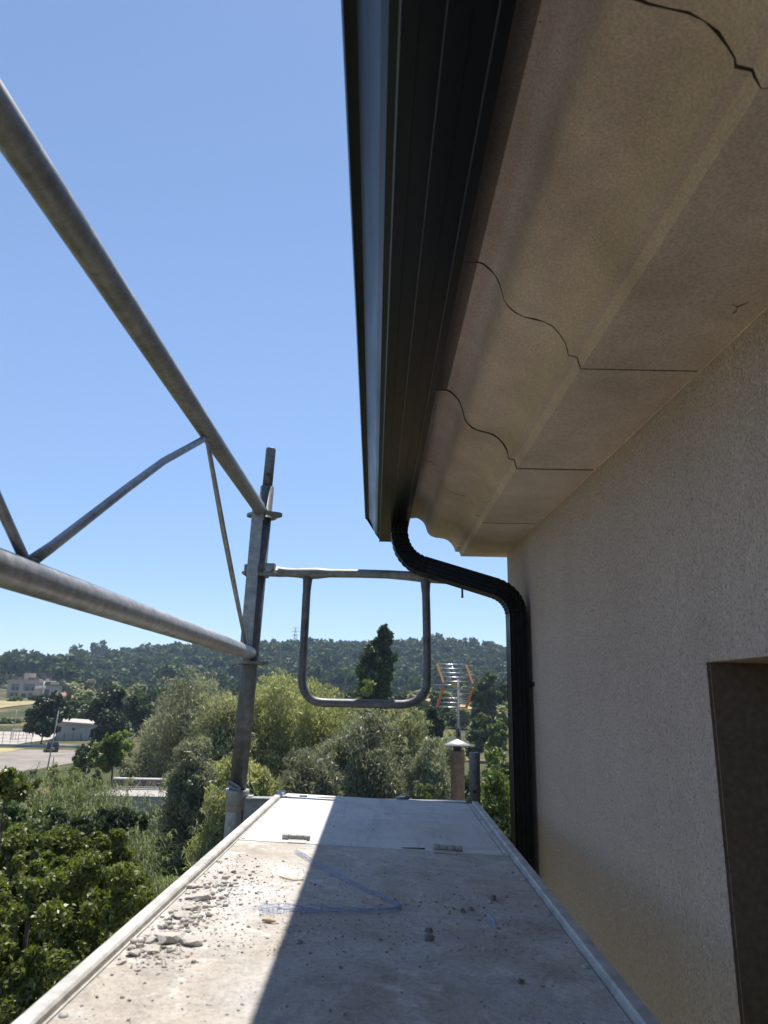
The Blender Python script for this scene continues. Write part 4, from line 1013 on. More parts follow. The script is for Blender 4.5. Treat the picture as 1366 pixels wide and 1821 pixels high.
# near trees below on the left
def near_tree(px, py, Y, R, seed, label, m, n, leaf, clumps, csz, group, lob=None, droop=0.35, name='broadleaf_tree', cat='tree', shell=0.78):
    c = at(px, py, Y); g = tz(c.x, c.y); p = Vector((c.x, c.y, g)); H = c.z-g
    r = random.Random(seed); lob = []
    for i in range(9):
        a = r.uniform(0, 6.28); e = r.uniform(-0.35, 0.75); rr = R*r.uniform(0.36, 0.55)
        lob.append((math.cos(a)*(R-rr)*math.cos(e), math.sin(a)*(R-rr)*math.cos(e), H+math.sin(e)*(R-rr), rr, rr, rr*0.85))
    lob.append((0, 0, H-R*0.1, R*0.6, R*0.6, R*0.6))
    return tree(name, label, p, lob, n, leaf[0], leaf[1], L[m], cat, group, seed, droop, clumps, csz, 0.14 if R > 0.5 else 0.04, 0.25, shell, 16 if R > 0.5 else 2)
GN = 'trees below the scaffold'
near_tree(40, 1730, 8.2, 1.45, 81, 'nearest broad-leaved tree filling the bottom left corner', 'near', 52000, (0.06, 0.034), 240, 0.17, GN)
near_tree(-20, 1590, 11.0, 1.5, 82, 'broad-leaved tree at the left edge above the nearest one', 'near', 44000, (0.072, 0.042), 230, 0.17, GN)
near_tree(118, 1580, 10.5, 1.1, 83, 'small leafy tree between the left edge and the reeds', 'near', 32000, (0.068, 0.039), 150, 0.19, GN)
near_tree(190, 1700, 10.0, 0.85, 84, 'low sunlit bush against the left deck rail', 'near', 17000, (0.07, 0.04), 110, 0.21, GN, droop=0.2)
near_tree(52, 1535, 16.0, 1.5, 85, 'small-leaved tree in front of the cane thicket', 'green', 20000, (0.12, 0.06), 150, 0.22, GN)
near_tree(170, 1500, 14.5, 0.95, 86, 'dark narrow tree with deep shade beside the reed bed', 'dark', 14000, (0.12, 0.05), 110, 0.24, GN)
near_tree(10, 1400, 7.6, 0.33, 87, 'thin leafy branch tip rising at the left edge', 'near', 1500, (0.075, 0.045), 26, 0.4, GN)
near_tree(215, 1590, 15.5, 0.75, 88, 'sunlit small shrub at the edge of the reed bed', 'green', 9000, (0.11, 0.05), 90, 0.26, GN)
near_tree(130, 1800, 9.0, 0.9, 89, 'dark leafy bush directly under the left deck rail', 'near', 17000, (0.07, 0.04), 110, 0.2, GN, droop=0.2)

def blades(name, seed, xy, h, ln, wd, m, per=5, stiff=0.5):
    """arching grass-like blades on upright stems: xy (n,2) feet, h (n,) heights"""
    rng = np.random.default_rng(seed); n = len(xy)
    idx = np.repeat(np.arange(n), per); k = len(idx)
    z0 = terrain(xy[:, 0], xy[:, 1])[idx]
    t = rng.uniform(0.35, 1.0, k); lean = rng.normal(0, 0.10, (n, 2))[idx]
    foot = np.stack([xy[idx, 0]+lean[:, 0]*h[idx]*t, xy[idx, 1]+lean[:, 1]*h[idx]*t, z0+h[idx]*t], 1)
    a = rng.uniform(0, 2*np.pi, k); l = ln*rng.uniform(0.6, 1.3, k); d = np.stack([np.cos(a), np.sin(a), np.zeros(k)], 1); s = np.stack([-np.sin(a), np.cos(a), np.zeros(k)], 1)
    up = np.array([0, 0, 1.0]); w_ = wd*rng.uniform(0.7, 1.3, k)
    st = rng.uniform(stiff*0.5, stiff*1.4, k)
    p1 = foot+d*(l*0.32)[:, None]+up*(l*st*0.75)[:, None]; p2 = foot+d*(l*0.68)[:, None]+up*(l*st*0.72)[:, None]; p3 = foot+d*(l*0.95)[:, None]+up*(l*(st*0.72-0.33))[:, None]
    V = np.empty((k, 7, 3)); ww = (s*w_[:, None])*0.5
    V[:, 0] = foot-ww*0.5; V[:, 1] = foot+ww*0.5; V[:, 2] = p1-ww; V[:, 3] = p1+ww; V[:, 4] = p2-ww*0.8; V[:, 5] = p2+ww*0.8; V[:, 6] = p3
    q = np.array([[0, 1, 3], [0, 3, 2], [2, 3, 5], [2, 5, 4], [4, 5, 6]])
    F = (np.arange(k)[:, None, None]*7+q[None]).reshape(-1, 3)
    # stems
    sw = 0.012 if wd > 0.03 else 0.008
    an = rng.uniform(0, 2*np.pi, n); sx = np.stack([np.cos(an), np.sin(an), 0*an], 1)*sw
    zb = terrain(xy[:, 0], xy[:, 1]); le = rng.normal(0, 0.06, (n, 2))
    b0 = np.stack([xy[:, 0], xy[:, 1], zb], 1); b1 = b0+np.stack([le[:, 0]*h, le[:, 1]*h, h], 1)
    SV = np.stack([b0-sx, b0+sx, b1], 1).reshape(-1, 3); SF = np.arange(n*3).reshape(n, 3)+len(V)*7
    return np_mesh(name, np.concatenate([V.reshape(-1, 3), SV]), np.concatenate([F, SF]), m)
def beds():
    rng = np.random.default_rng(5)
    # tall cane thicket on the left bank (clumps of canes one can tell apart)
    for i, (px, top, Y, n, wid, lab) in enumerate(((40, 1384, 22, 150, 1.4, 'cane clump at the far left behind the leafy branch tip'), (85, 1366, 24, 190, 1.3, 'tall cane clump left of the tallest canes'), (132, 1350, 26, 240, 1.5, 'tallest cane clump in front of the gravel lot'),
                                        (176, 1372, 25, 220, 1.3, 'cane clump in front of the left end of the bridge'), (200, 1425, 27, 150, 1.2, 'cane clump overlapping the painted parapet'),
                                        (222, 1455, 24, 130, 1.0, 'lower cane clump drooping before the bridge girder'), (140, 1405, 21, 130, 1.1, 'nearer cane clump below the tallest canes'))):
        c = spot(px, Y); H = htop(px, top, Y)-c.z-0.5
        xy = np.stack([c.x+rng.normal(0, wid*0.62, n), c.y+rng.normal(0, wid*0.8, n)], 1)
        o = link('cane_clump', blades('cane_clump', 90+i, xy, H*(1-0.5*rng.uniform(0, 1, n)**2), 0.44, 0.034, L['cane'], 60, 0.45)); tag(o, lab, 'cane', 'canes on the stream bank')
    # reed bed in the stream
    n = 5200; y = rng.uniform(15, 45, n)**1.0; x = -9.0-0.04*(y-40)+rng.normal(0, 4.6, n)
    keep = (x > -15.5) & (x < 0.5); x = x[keep]; y = y[keep]
    h = rng.uniform(0.7, 1.5, len(x))*(0.75+0.5*np.sin(x*1.1)*np.sin(y*0.7)+0.25)
    o = link('reed_bed', blades('reed_bed', 97, np.stack([x, y], 1), np.clip(h, 0.4, 1.9), 0.62, 0.05, L['reed'], 12, 0.5)); tag(o, 'bright green reeds filling the stream bed below the deck', 'reeds', kind='stuff')
    # general grass and weeds around
    n = 4200; y = rng.uniform(6, 62, n); x = rng.uniform(-34, 22, n)
    keep = (np.abs(x+9.0) > 3.0) | (y < 14); keep &= ~((y < 8) & (x > -1.5)) & ~((x > 0.2) & (y < 18)) & ~((y > 47) & (y < 60)); x = x[keep]; y = y[keep]
    o = link('grass', blades('grass', 98, np.stack([x, y], 1), rng.uniform(0.2, 0.7, len(x)), 0.7, 0.06, L['reed'], 7, 0.5)); tag(o, 'rough grass and weeds on the stream banks', 'grass', kind='stuff')
beds()

# ------------------------------------------------------------------ wooded hill
def hillwood():
    rng = np.random.default_rng(12)
    # four source trees (leaf clump quads), reused
    def src(kind, seed):
        r = np.random.default_rng(seed); n = 110
        if kind == 'pine':
            d = r.normal(0, 1, (n, 3)); d /= np.linalg.norm(d, axis=1, keepdims=True); d *= r.uniform(0.4, 1, (n, 1))**0.6
            c = d*np.array([0.34, 0.34, 0.26])+np.array([0, 0, 0.74]); c[:, 2] += 0.05*r.normal(0, 1, n)
            V, F = leaves(r, c, d*1.6+np.array([0, 0, 0.6]), 0.24, 0.18, 0.0)
        else:
            d = r.normal(0, 1, (n, 3)); d /= np.linalg.norm(d, axis=1, keepdims=True); d *= r.uniform(0.5, 1, (n, 1))**0.5
            c = d*np.array([0.46, 0.46, 0.44])+np.array([0, 0, 0.52]); V, F = leaves(r, c, d*1.8+np.array([0, 0, 0.4]), 0.27, 0.22, 0.0)
        return V, F
    S = [src('pine', 1), src('pine', 2), src('pine', 3), src('oak', 4), src('oak', 5)]
    # scattered wood: everything from the foot of the slope up over the ridge
    pts = []
    tries = 15000
    y = rng.uniform(330, 900, tries); a = rng.uniform(-0.66, 0.34, tries); x = a*y
    dens = sm(y, 400, 540)*0.95+0.12
    keep = rng.uniform(0, 1, tries) < dens*(y/900)
    # leave the orange slope and the straw field open
    for (x0, x1, y0, y1) in OPEN: keep &= ~((x > x0) & (x < x1) & (y > y0) & (y < y1))
    x = x[keep]; y = y[keep]; z = terrain(x, y)
    kinds = np.where(rng.uniform(0, 1, len(x)) < 0.55, rng.integers(0, 3, len(x)), rng.integers(3, 5, len(x)))
    s = np.where(kinds < 3, rng.gamma(9, 1.0, len(x))+1.5, rng.gamma(9, 0.72, len(x))+1.0)
    # the skyline and the nearest slope trees stand as trees of their own
    sky_line = (y > 735) & (y < 800); near = y < 430
    cand = np.where(sky_line | near)[0]; rng.shuffle(cand); solo = set(cand[:230].tolist())
    Vs = {0: [], 1: []}; Fs = {0: [], 1: []}; nn = {0: 0, 1: 0}
    for i in range(len(x)):
        if i in solo: continue
        V, F = S[kinds[i]]; an = rng.uniform(0, 6.28); ca, sa = math.cos(an), math.sin(an)
        q = np.stack([V[:, 0]*ca-V[:, 1]*sa, V[:, 0]*sa+V[:, 1]*ca, V[:, 2]], 1)*s[i]*np.array([rng.uniform(0.8, 1.25), rng.uniform(0.8, 1.25), 1])
        g = 0 if kinds[i] < 3 else 1
        Vs[g].append(q+np.array([x[i], y[i], z[i]-0.3])); Fs[g].append(F+nn[g]); nn[g] += len(V)
    for g, nm, mt, lab in ((0, 'pine_wood', 'pine', 'dark pine wood covering the distant hill'), (1, 'oak_wood', 'oak', 'rounded oaks mixed through the wood on the hill')):
        o = link(nm, np_mesh(nm, np.concatenate(Vs[g]), np.concatenate(Fs[g]), L[mt])); tag(o, lab, 'wood', kind='stuff')
    cm = [np_mesh('crown', V, F, L['pine' if i < 3 else 'oak']) for i, (V, F) in enumerate(S)]
    tb = MB(); tb.tube([(0, 0, -0.05), (0.01, 0, 0.35), (0, 0.01, 0.72)], [0.022, 0.017, 0.008], 6); tm = tb.mesh('trunk', M['bark'])
    for i in sorted(solo):
        pine = kinds[i] < 3; onridge = y[i] > 700
        o = bpy.data.objects.new('pine_tree' if pine else 'oak_tree', None); C.objects.link(o); o.empty_display_size = 0.2
        o.location = (x[i], y[i], z[i]-0.2); k_ = s[i]*(1.15 if onridge else 1.0); o.scale = (k_*rng.uniform(0.8, 1.15), k_*rng.uniform(0.8, 1.15), k_); o.rotation_euler = (0, 0, rng.uniform(0, 6.28))
        if onridge: tag(o, 'dark pine standing out along the skyline of the wooded hill' if pine else 'rounded dark tree along the skyline of the wooded hill', 'tree', 'pines along the hill skyline' if pine else 'round trees along the hill skyline')
        else: tag(o, 'pine at the foot of the wooded hill' if pine else 'rounded tree at the foot of the wooded hill', 'tree', 'pines at the foot of the hill' if pine else 'round trees at the foot of the hill')
        a_ = bpy.data.objects.new('crown', cm[kinds[i]]); C.objects.link(a_); a_.parent = o
        b_ = bpy.data.objects.new('trunk', tm); C.objects.link(b_); b_.parent = o
def patch(name, px0, px1, Y0, Y1, m, ragged=0.12, seed=1, lift=0.12):
    xa = at(px0, 1242, 0.5*(Y0+Y1)).x; xb = at(px1, 1242, 0.5*(Y0+Y1)).x
    sheet(name, xa, xb, Y0, Y1, m, lift, 30, 14, ragged, seed); return (xa, xb, Y0, Y1)
OPEN = []
OPEN.append(patch('orange_slope', 172, 212, 470, 545, M['earth'], 0.16, 3, 0.4))
OPEN.append(patch('straw_field', 214, 285, 330, 400, M['earth'], 0.1, 4, 0.3))
OPEN.append(patch('straw_field', 735, 830, 260, 400, M['earth'], 0.1, 5, 0.3))
OPEN.append(patch('straw_field', 845, 960, 300, 420, M['earth'], 0.12, 7, 0.3))
patch('dry_meadow', -90, 75, 205, 262, M['drygrass'], 0.05, 6, 0.2)
patch('dry_meadow', 110, 170, 185, 235, M['drygrass'], 0.1, 8, 0.2)
patch('gravel_lot', -260, 160, 84, 118, M['gravel'], 0.03, 9, 0.03)
patch('dry_verge', -60, 48, 110, 119, M['drygrass'], 0.1, 10, 0.06)
patch('dry_bank', 480, 900, 58, 92, M['drygrass'], 0.1, 11, 0.05)
hillwood()
def belt():
    rng = np.random.default_rng(77); protos = []
    for i, (mt, lab) in enumerate((('green', 'mid green tree in the belt below the wooded hill'), ('oak', 'dark rounded tree in the belt below the wooded hill'), ('willow', 'greyish bushy tree in the belt below the wooded hill'))):
        lob = lobeset(300+i, 6.5, 6.5, 7, 0.06, 0.7); me, cc = crown('crown', 300+i, lob, 2600, 0.75, 0.55, L[mt], 0.1, 60, 0.32)
        protos.append((me, trunkmesh(300+i, (0, 0, -0.3), lob, 0.16, cc, 5), lab, ('green', 'dark', 'grey')[i]+' trees in the belt below the hill'))
    n = 0; k_ = 0
    while n < 130 and k_ < 4000:
        k_ += 1
        Y = rng.uniform(150, 400); px = rng.uniform(95, 980); p = spot(px, Y)
        if any(a-2 < p.x < b+2 and c-26 < p.y < d for a, b, c, d in OPEN): continue
        if px < 190 and Y < 330 and rng.uniform() < 0.75: continue
        if px < 120 and Y < 310: continue
        me, tm, lab, gr = protos[rng.integers(0, 3)]
        o = empty('belt_tree', p, lab, 'tree', gr, rng.uniform(0, 6.28)); s = rng.uniform(0.6, 1.25); o.scale = (s*rng.uniform(0.9, 1.3), s*rng.uniform(0.9, 1.3), s)
        for nm, m_ in (('crown', me), ('trunk', tm)):
            c_ = bpy.data.objects.new(nm, m_); C.objects.link(c_); c_.parent = o
        n += 1
belt()

# ------------------------------------------------------------------ bridge over the stream
def bridge():
    Yf, Yn = 57.6, 50.4; zd = htop(300, 1402, Yf)
    x0 = at(168, 1400, 54).x; x1 = at(640, 1400, 54).x
    root = empty('road_bridge', ((x0+x1)/2, Yn, zd-2), 'low concrete road bridge with painted far parapet over the stream', 'bridge')
    zp = htop(300, 1385, Yf)
    MB().box((x0, Yn+1.9, zd-0.55), (x1, Yf, zd)).build('roadway', M['road'], root)
    MB().box((x0, Yn+0.3, zd-0.55), (x1, Yn+1.895, zd+0.13)).build('pavement', M['pave'], root)
    MB().box((x0, Yn-0.02, zd-0.60), (x1, Yn+0.295, zd+0.34)).build('kerb_beam', M['bridge'], root)
    MB().box((x0, Yn+0.12, zd-2.0), (x1, Yf-0.2, zd-0.605)).build('girder', M['girder'], root)
    MB().box((x0, Yf+0.003, zd-0.4), (x1, Yf+0.28, zp-0.10)).build('parapet', M['parapet'], root)
    MB().box((x0, Yf-0.03, zp-0.098), (x1, Yf+0.32, zp)).build('coping', M['white'], root)
    MB().box((x0, Yf-0.35, zd), (x1, Yf, zd+0.12)).build('kerb', M['bridge'], root)
    b = MB(); b.tube([(x0, Yn+1.2, zd+0.62), (x1, Yn+1.2, zd+0.62)], 0.035, 6)
    i = 0; x = x0
    while x < x1:
        b.tube([(x, Yn+1.2, zd), (x, Yn+1.2, zd+0.62)], 0.025, 5); x += 3.2
    b.build('handrail', M['galv_dark'], root)
    for xx in (at(262, 1400, 54).x, at(420, 1400, 54).x):
        MB().box((xx-0.3, Yn+0.5, tz(xx, 54)-0.5), (xx+0.3, Yf-0.5, zd-2.0)).build('pier', M['girder'], root)
    # painted capitals on the inside of the parapet
    def text(s, px, h):
        cu = bpy.data.curves.new('letters', 'FONT'); cu.body = s; cu.size = h*1.38; cu.extrude = 0.004; cu.offset = 0.012; cu.resolution_u = 2
        o = bpy.data.objects.new('lt', cu); C.objects.link(o)
        dg = bpy.context.evaluated_depsgraph_get(); me = bpy.data.meshes.new_from_object(o.evaluated_get(dg)); bpy.data.objects.remove(o)
        me.materials.append(M['letters']); p = at(px, 1395, Yf)
        t = link('painted_letters', me); t.location = (p.x, Yf-0.004, zd+0.13); t.rotation_euler = (math.pi/2, 0, 0); t.scale = (1.1, 1, 1); t.parent = root; t.matrix_parent_inverse = full(root).inverted()
    hh = zp-0.10-zd-0.2
    text('T', 190, hh); text('EM', 219, hh); text('A', 244.5, hh); text('CA', 259.5, hh)
    b = MB()
    for (pa, pb_, Y) in (((250, 1462), (275, 1490), 46.5), ((248, 1470), (262, 1484), 46.5), ((271, 1450), (292, 1472), 47.5), ((286, 1449), (297, 1467), 47.5), ((310, 1446), (322, 1462), 47.5)):
        o = MB(); o.tube([at(*pa, Y), at(*pb_, Y)], 0.05, 5); tag(o.build('bare_branch', M['pale_stick']), 'pale dead branch leaning under the bridge', 'branch', 'dead branches under the bridge')
M['pale_stick'] = simple('pale_dead_wood', (0.33, 0.31, 0.27), 0.9, 0, 0.2, 10)
bridge()

# ------------------------------------------------------------------ car park side: low white building, court, car, poles
def low_building():
    Y = 138; a = at(98, 1322, Y); c = at(158, 1322, Y); z0 = tz(a.x, Y)-0.3; zt = htop(130, 1289, Y)
    root = empty('low_building', ((a.x+c.x)/2, Y, z0), 'low flat-roofed white building behind the parked car', 'building')
    D = 16; dx = -5.0
    b = MB(); P = [(a.x, Y), (c.x, Y), (c.x+dx, Y+D), (a.x+dx, Y+D)]
    b.add([(x, y, z0) for x, y in P]+[(x, y, zt) for x, y in P], [(0, 1, 5, 4), (1, 2, 6, 5), (2, 3, 7, 6), (3, 0, 4, 7), (4, 5, 6, 7)]); b.build('wall', M['white_wall'], root)
    b = MB(); e = 0.35; Q = [(a.x-e, Y-e), (c.x+e, Y-e), (c.x+dx+e, Y+D+e), (a.x+dx-e, Y+D+e)]
    b.add([(x, y, zt+0.004) for x, y in Q]+[(x, y, zt+0.3+(0.35 if i in (0, 3) else 0)) for i, (x, y) in enumerate(Q)], [(3, 2, 1, 0), (0, 1, 5, 4), (1, 2, 6, 5), (2, 3, 7, 6), (3, 0, 4, 7), (4, 5, 6, 7)]); b.build('roof', M['bldg_light'], root)
    n = 4; wd = (c.x-a.x)/n
    for i in range(n+1):
        x = a.x+wd*i; MB().box((x-0.06, Y-0.06, z0), (x+0.06, Y-0.002, zt-1.4)).build('post', M['frame_grey'], root)
    MB().box((a.x+wd*1.1, Y-0.05, z0+0.3), (a.x+wd*2.9, Y-0.003, zt-1.5)).build('door', M['bldg_light'], root)
    x = a.x+wd*2.0; MB().box((x-0.2, Y-0.12, zt-0.95), (x+0.2, Y-0.003, zt-0.6)).build('lamp', M['black_plastic'], root)
    for i in range(5):
        t = (i+0.5)/5; x = a.x+dx*t; y = Y+D*t; m = MB(); m.box((x-0.12, y-0.9, z0+1.4), (x-0.02, y+0.9, zt-0.8)); m.build('window', M['glass'], root)
low_building()
def court():
    Y0, Y1 = 124.0, 150.0; xa = at(-140, 1320, 130).x; xb = at(54, 1320, 130).x
    sheet('court_floor', xa, xb, Y0, Y1, M['court'], 0.12)
    # low wall with pale top along the car park
    yw = 122.5; x0 = at(-140, 1330, yw).x; x1 = at(152, 1330, yw).x; z = tz((x0+x1)/2, yw); zt = htop(120, 1325, yw)
    r = empty('low_wall', ((x0+x1)/2, yw, z), 'long low white wall along the back of the gravel lot', 'wall')
    MB().box((x0, yw, z-0.3), (x1, yw+0.25, zt-0.12)).build('wall_body', M['white_wall'], r); MB().box((x0, yw-0.04, zt-0.118), (x1, yw+0.29, zt)).build('coping', M['white'], r)
    # tall mesh fence of the court
    f = empty('court_fence', ((xa+xb)/2, Y0, tz(xb, Y0)), 'tall wire fence with thin posts round the sports court', 'fence'); zf = htop(20, 1278, Y0)
    xs = [at(px, 1320, Y0).x for px in (-60, -42, -24, -6, 4, 18, 32, 46, 56)]
    for x in xs: m = MB(); m.tube([(x, Y0, tz(x, Y0)-0.2), (x, Y0, zf-(1.5 if x > xs[3] else 0))], 0.045, 6); m.build('fence_post', M['galv_dark'], f)
    m = MB()
    for zz in np.linspace(tz(xb, Y0)+0.6, zf-1.5, 5): m.tube([(xs[0], Y0, zz), (xs[-1], Y0, zz)], 0.018, 4, False)
    for i in range(44):
        x = xs[0]+(xs[-1]-xs[0])*i/43; m.tube([(x, Y0+0.01, tz(x, Y0)+0.3), (x, Y0+0.01, zf-1.5)], 0.010, 3, False)
    m.build('fence_mesh', M['galv_dark'], f)
    # hoop frame on the court
    Yh = 136; p = at(27, 1314, Yh); z = tz(p.x, Yh)+0.1; q = at(27, 1298, Yh).z
    h = empty('court_hoop', (p.x, Yh, z), 'metal frame with a board standing on the sports court', 'court frame')
    m = MB()
    for dx, dy in ((-0.75, 0), (0.6, 0), (-0.45, 1.0), (0.9, 1.0)): m.tube([(p.x+dx, Yh+dy, z), (p.x+dx, Yh+dy, q)], 0.045, 6)
    m.build('legs', M['galv_dark'], h)
    MB().box((p.x-0.8, Yh-0.06, q-0.35), (p.x+0.95, Yh+1.06, q+0.12)).build('board', M['bldg'], h)
court()
def car():
    Y = 114.5; p = at(90, 1341, Y); z = tz(p.x, Y)+0.03
    root = empty('parked_car', (p.x, Y, z), 'dark car parked under the round tree on the gravel lot', 'car')
    wd = 0.89
    prof = [(-2.1, 0.35), (-2.15, 0.75), (-2.0, 0.98), (-1.75, 1.38), (-1.2, 1.5), (0.1, 1.5), (0.8, 1.08), (1.9, 0.92), (2.1, 0.65), (2.05, 0.32)]
    m = MB(); n = len(prof); xs = [-wd, -wd*0.96, wd*0.96, wd]; sc = [0.94, 1, 1, 0.94]
    vs = [(x*(0.84 if zz > 1.2 else 1.0), yy*s, zz) for x, s in zip(xs, sc) for yy, zz in prof]
    fs = [(r*n+i, r*n+(i+1) % n, (r+1)*n+(i+1) % n, (r+1)*n+i) for r in range(3) for i in range(n)]+[tuple(range(n)), tuple(reversed(range(3*n, 4*n)))]
    m.add([Vector(v)+Vector((p.x, Y, z)) for v in vs], fs); m.build('body', M['car'], root, 0.03)
    O = Vector((p.x, Y, z))
    g = MB(); g.add([O+Vector(v) for v in ((-0.70, -1.995, 1.02), (0.70, -1.995, 1.02), (0.64, -1.79, 1.36), (-0.64, -1.79, 1.36))], [(0, 1, 2, 3)]); g.build('rear_window', M['glass'], root)
    for s in (-1, 1):
        g = MB(); g.add([O+Vector(v) for v in ((s*0.86, -1.7, 1.03), (s*0.86, 0.7, 1.05), (s*0.765, 0.1, 1.42), (s*0.765, -1.4, 1.42))], [(0, 1, 2, 3)]); g.build('side_window', M['glass'], root)
        MB().box(tuple(O+Vector((s*0.72-0.12, -2.19, 0.72))), tuple(O+Vector((s*0.72+0.12, -2.11, 0.92)))).build('tail_light', M['red'], root)
        for yy in (-1.35, 1.35):
            wm = MB(); wm.tube([O+Vector((s*0.70, yy, 0.31)), O+Vector((s*0.88, yy, 0.31))], 0.31, 18); wo_ = wm.build('wheel', M['tyre'], root)
            wm = MB(); wm.tube([O+Vector((s*0.882, yy, 0.31)), O+Vector((s*0.892, yy, 0.31))], 0.19, 12); wm.build('rim', M['galv'], wo_)
    MB().box(tuple(O+Vector((-0.26, -2.175, 0.55))), tuple(O+Vector((0.26, -2.135, 0.67)))).build('number_plate', M['white'], root)
    MB().box(tuple(O+Vector((-0.86, -2.2, 0.33))), tuple(O+Vector((0.86, -2.1, 0.5)))).build('bumper', M['black_plastic'], root)
    root.rotation_euler.z = math.atan2(-p.x, Y)+0.08
car()
def poles():
    # slim grey pole in front of the car
    Y = 90; a = at(90, 1352, Y); c = at(104, 1264, Y); z0 = tz(a.x, Y)
    m = MB(); top = Vector((a.x+0.10, Y, c.z)); r = empty('lamp_post', (a.x, Y, z0), 'slender grey post leaning in front of the parked car', 'post')
    m.tube([(a.x-0.25, Y, z0), (a.x+0.0, Y, (z0+c.z)/2), (a.x+0.2, Y, c.z)], [0.09, 0.075, 0.055], 8); m.build('pole', M['galv'], r)
    p = at(96, 1346, 92); m = MB(); m.tube([(p.x, 92, tz(p.x, 92)-0.1), (p.x, 92, p.z)], 0.06, 6); m.build('bollard', M['galv_dark']); o = C.objects[-1]; tag(o, 'short dark post right of the slender grey post', 'bollard')
    # floodlight mast in front of the apartments
    Y = 235; b = at(74, 1255, Y); t = at(79, 1212, Y); z0 = tz(b.x, Y); r = empty('floodlight_mast', (b.x, Y, z0), 'pale floodlight mast beside the apartment block', 'floodlight')
    m = MB(); m.tube([(b.x, Y, z0), (t.x, Y, t.z)], [0.32, 0.2], 8); m.build('mast', M['cap'], r)
    m = MB(); m.tube([(t.x-2.3, Y, t.z-1.6), (t.x+0.6, Y, t.z-1.5)], 0.12, 6); m.tube([(t.x-1.6, Y, t.z-0.1), (t.x+1.6, Y, t.z)], 0.12, 6); m.build('crossbar', M['cap'], r)
    for dx, dz in ((-2.3, -2.2), (-1.5, -2.2), (-0.8, -2.1), (0.3, -2.1), (-1.2, 0.2), (0.9, 0.3)): MB().box((t.x+dx-0.35, Y-0.3, t.z+dz), (t.x+dx+0.35, Y+0.2, t.z+dz+0.55)).build('lamp', M['white'], r)
    # thin masts by the court
    for px, top, Y, lab in ((30, 1262, 140, 'thin tall mast standing on the sports court'), (66, 1258, 142, 'thin mast at the right corner of the sports court')):
        p = at(px, top, Y); m = MB(); m.tube([(p.x, Y, tz(p.x, Y)-0.2), (p.x, Y, p.z)], [0.09, 0.05], 6); o = m.build('thin_mast', M['galv']); tag(o, lab, 'mast')
poles()
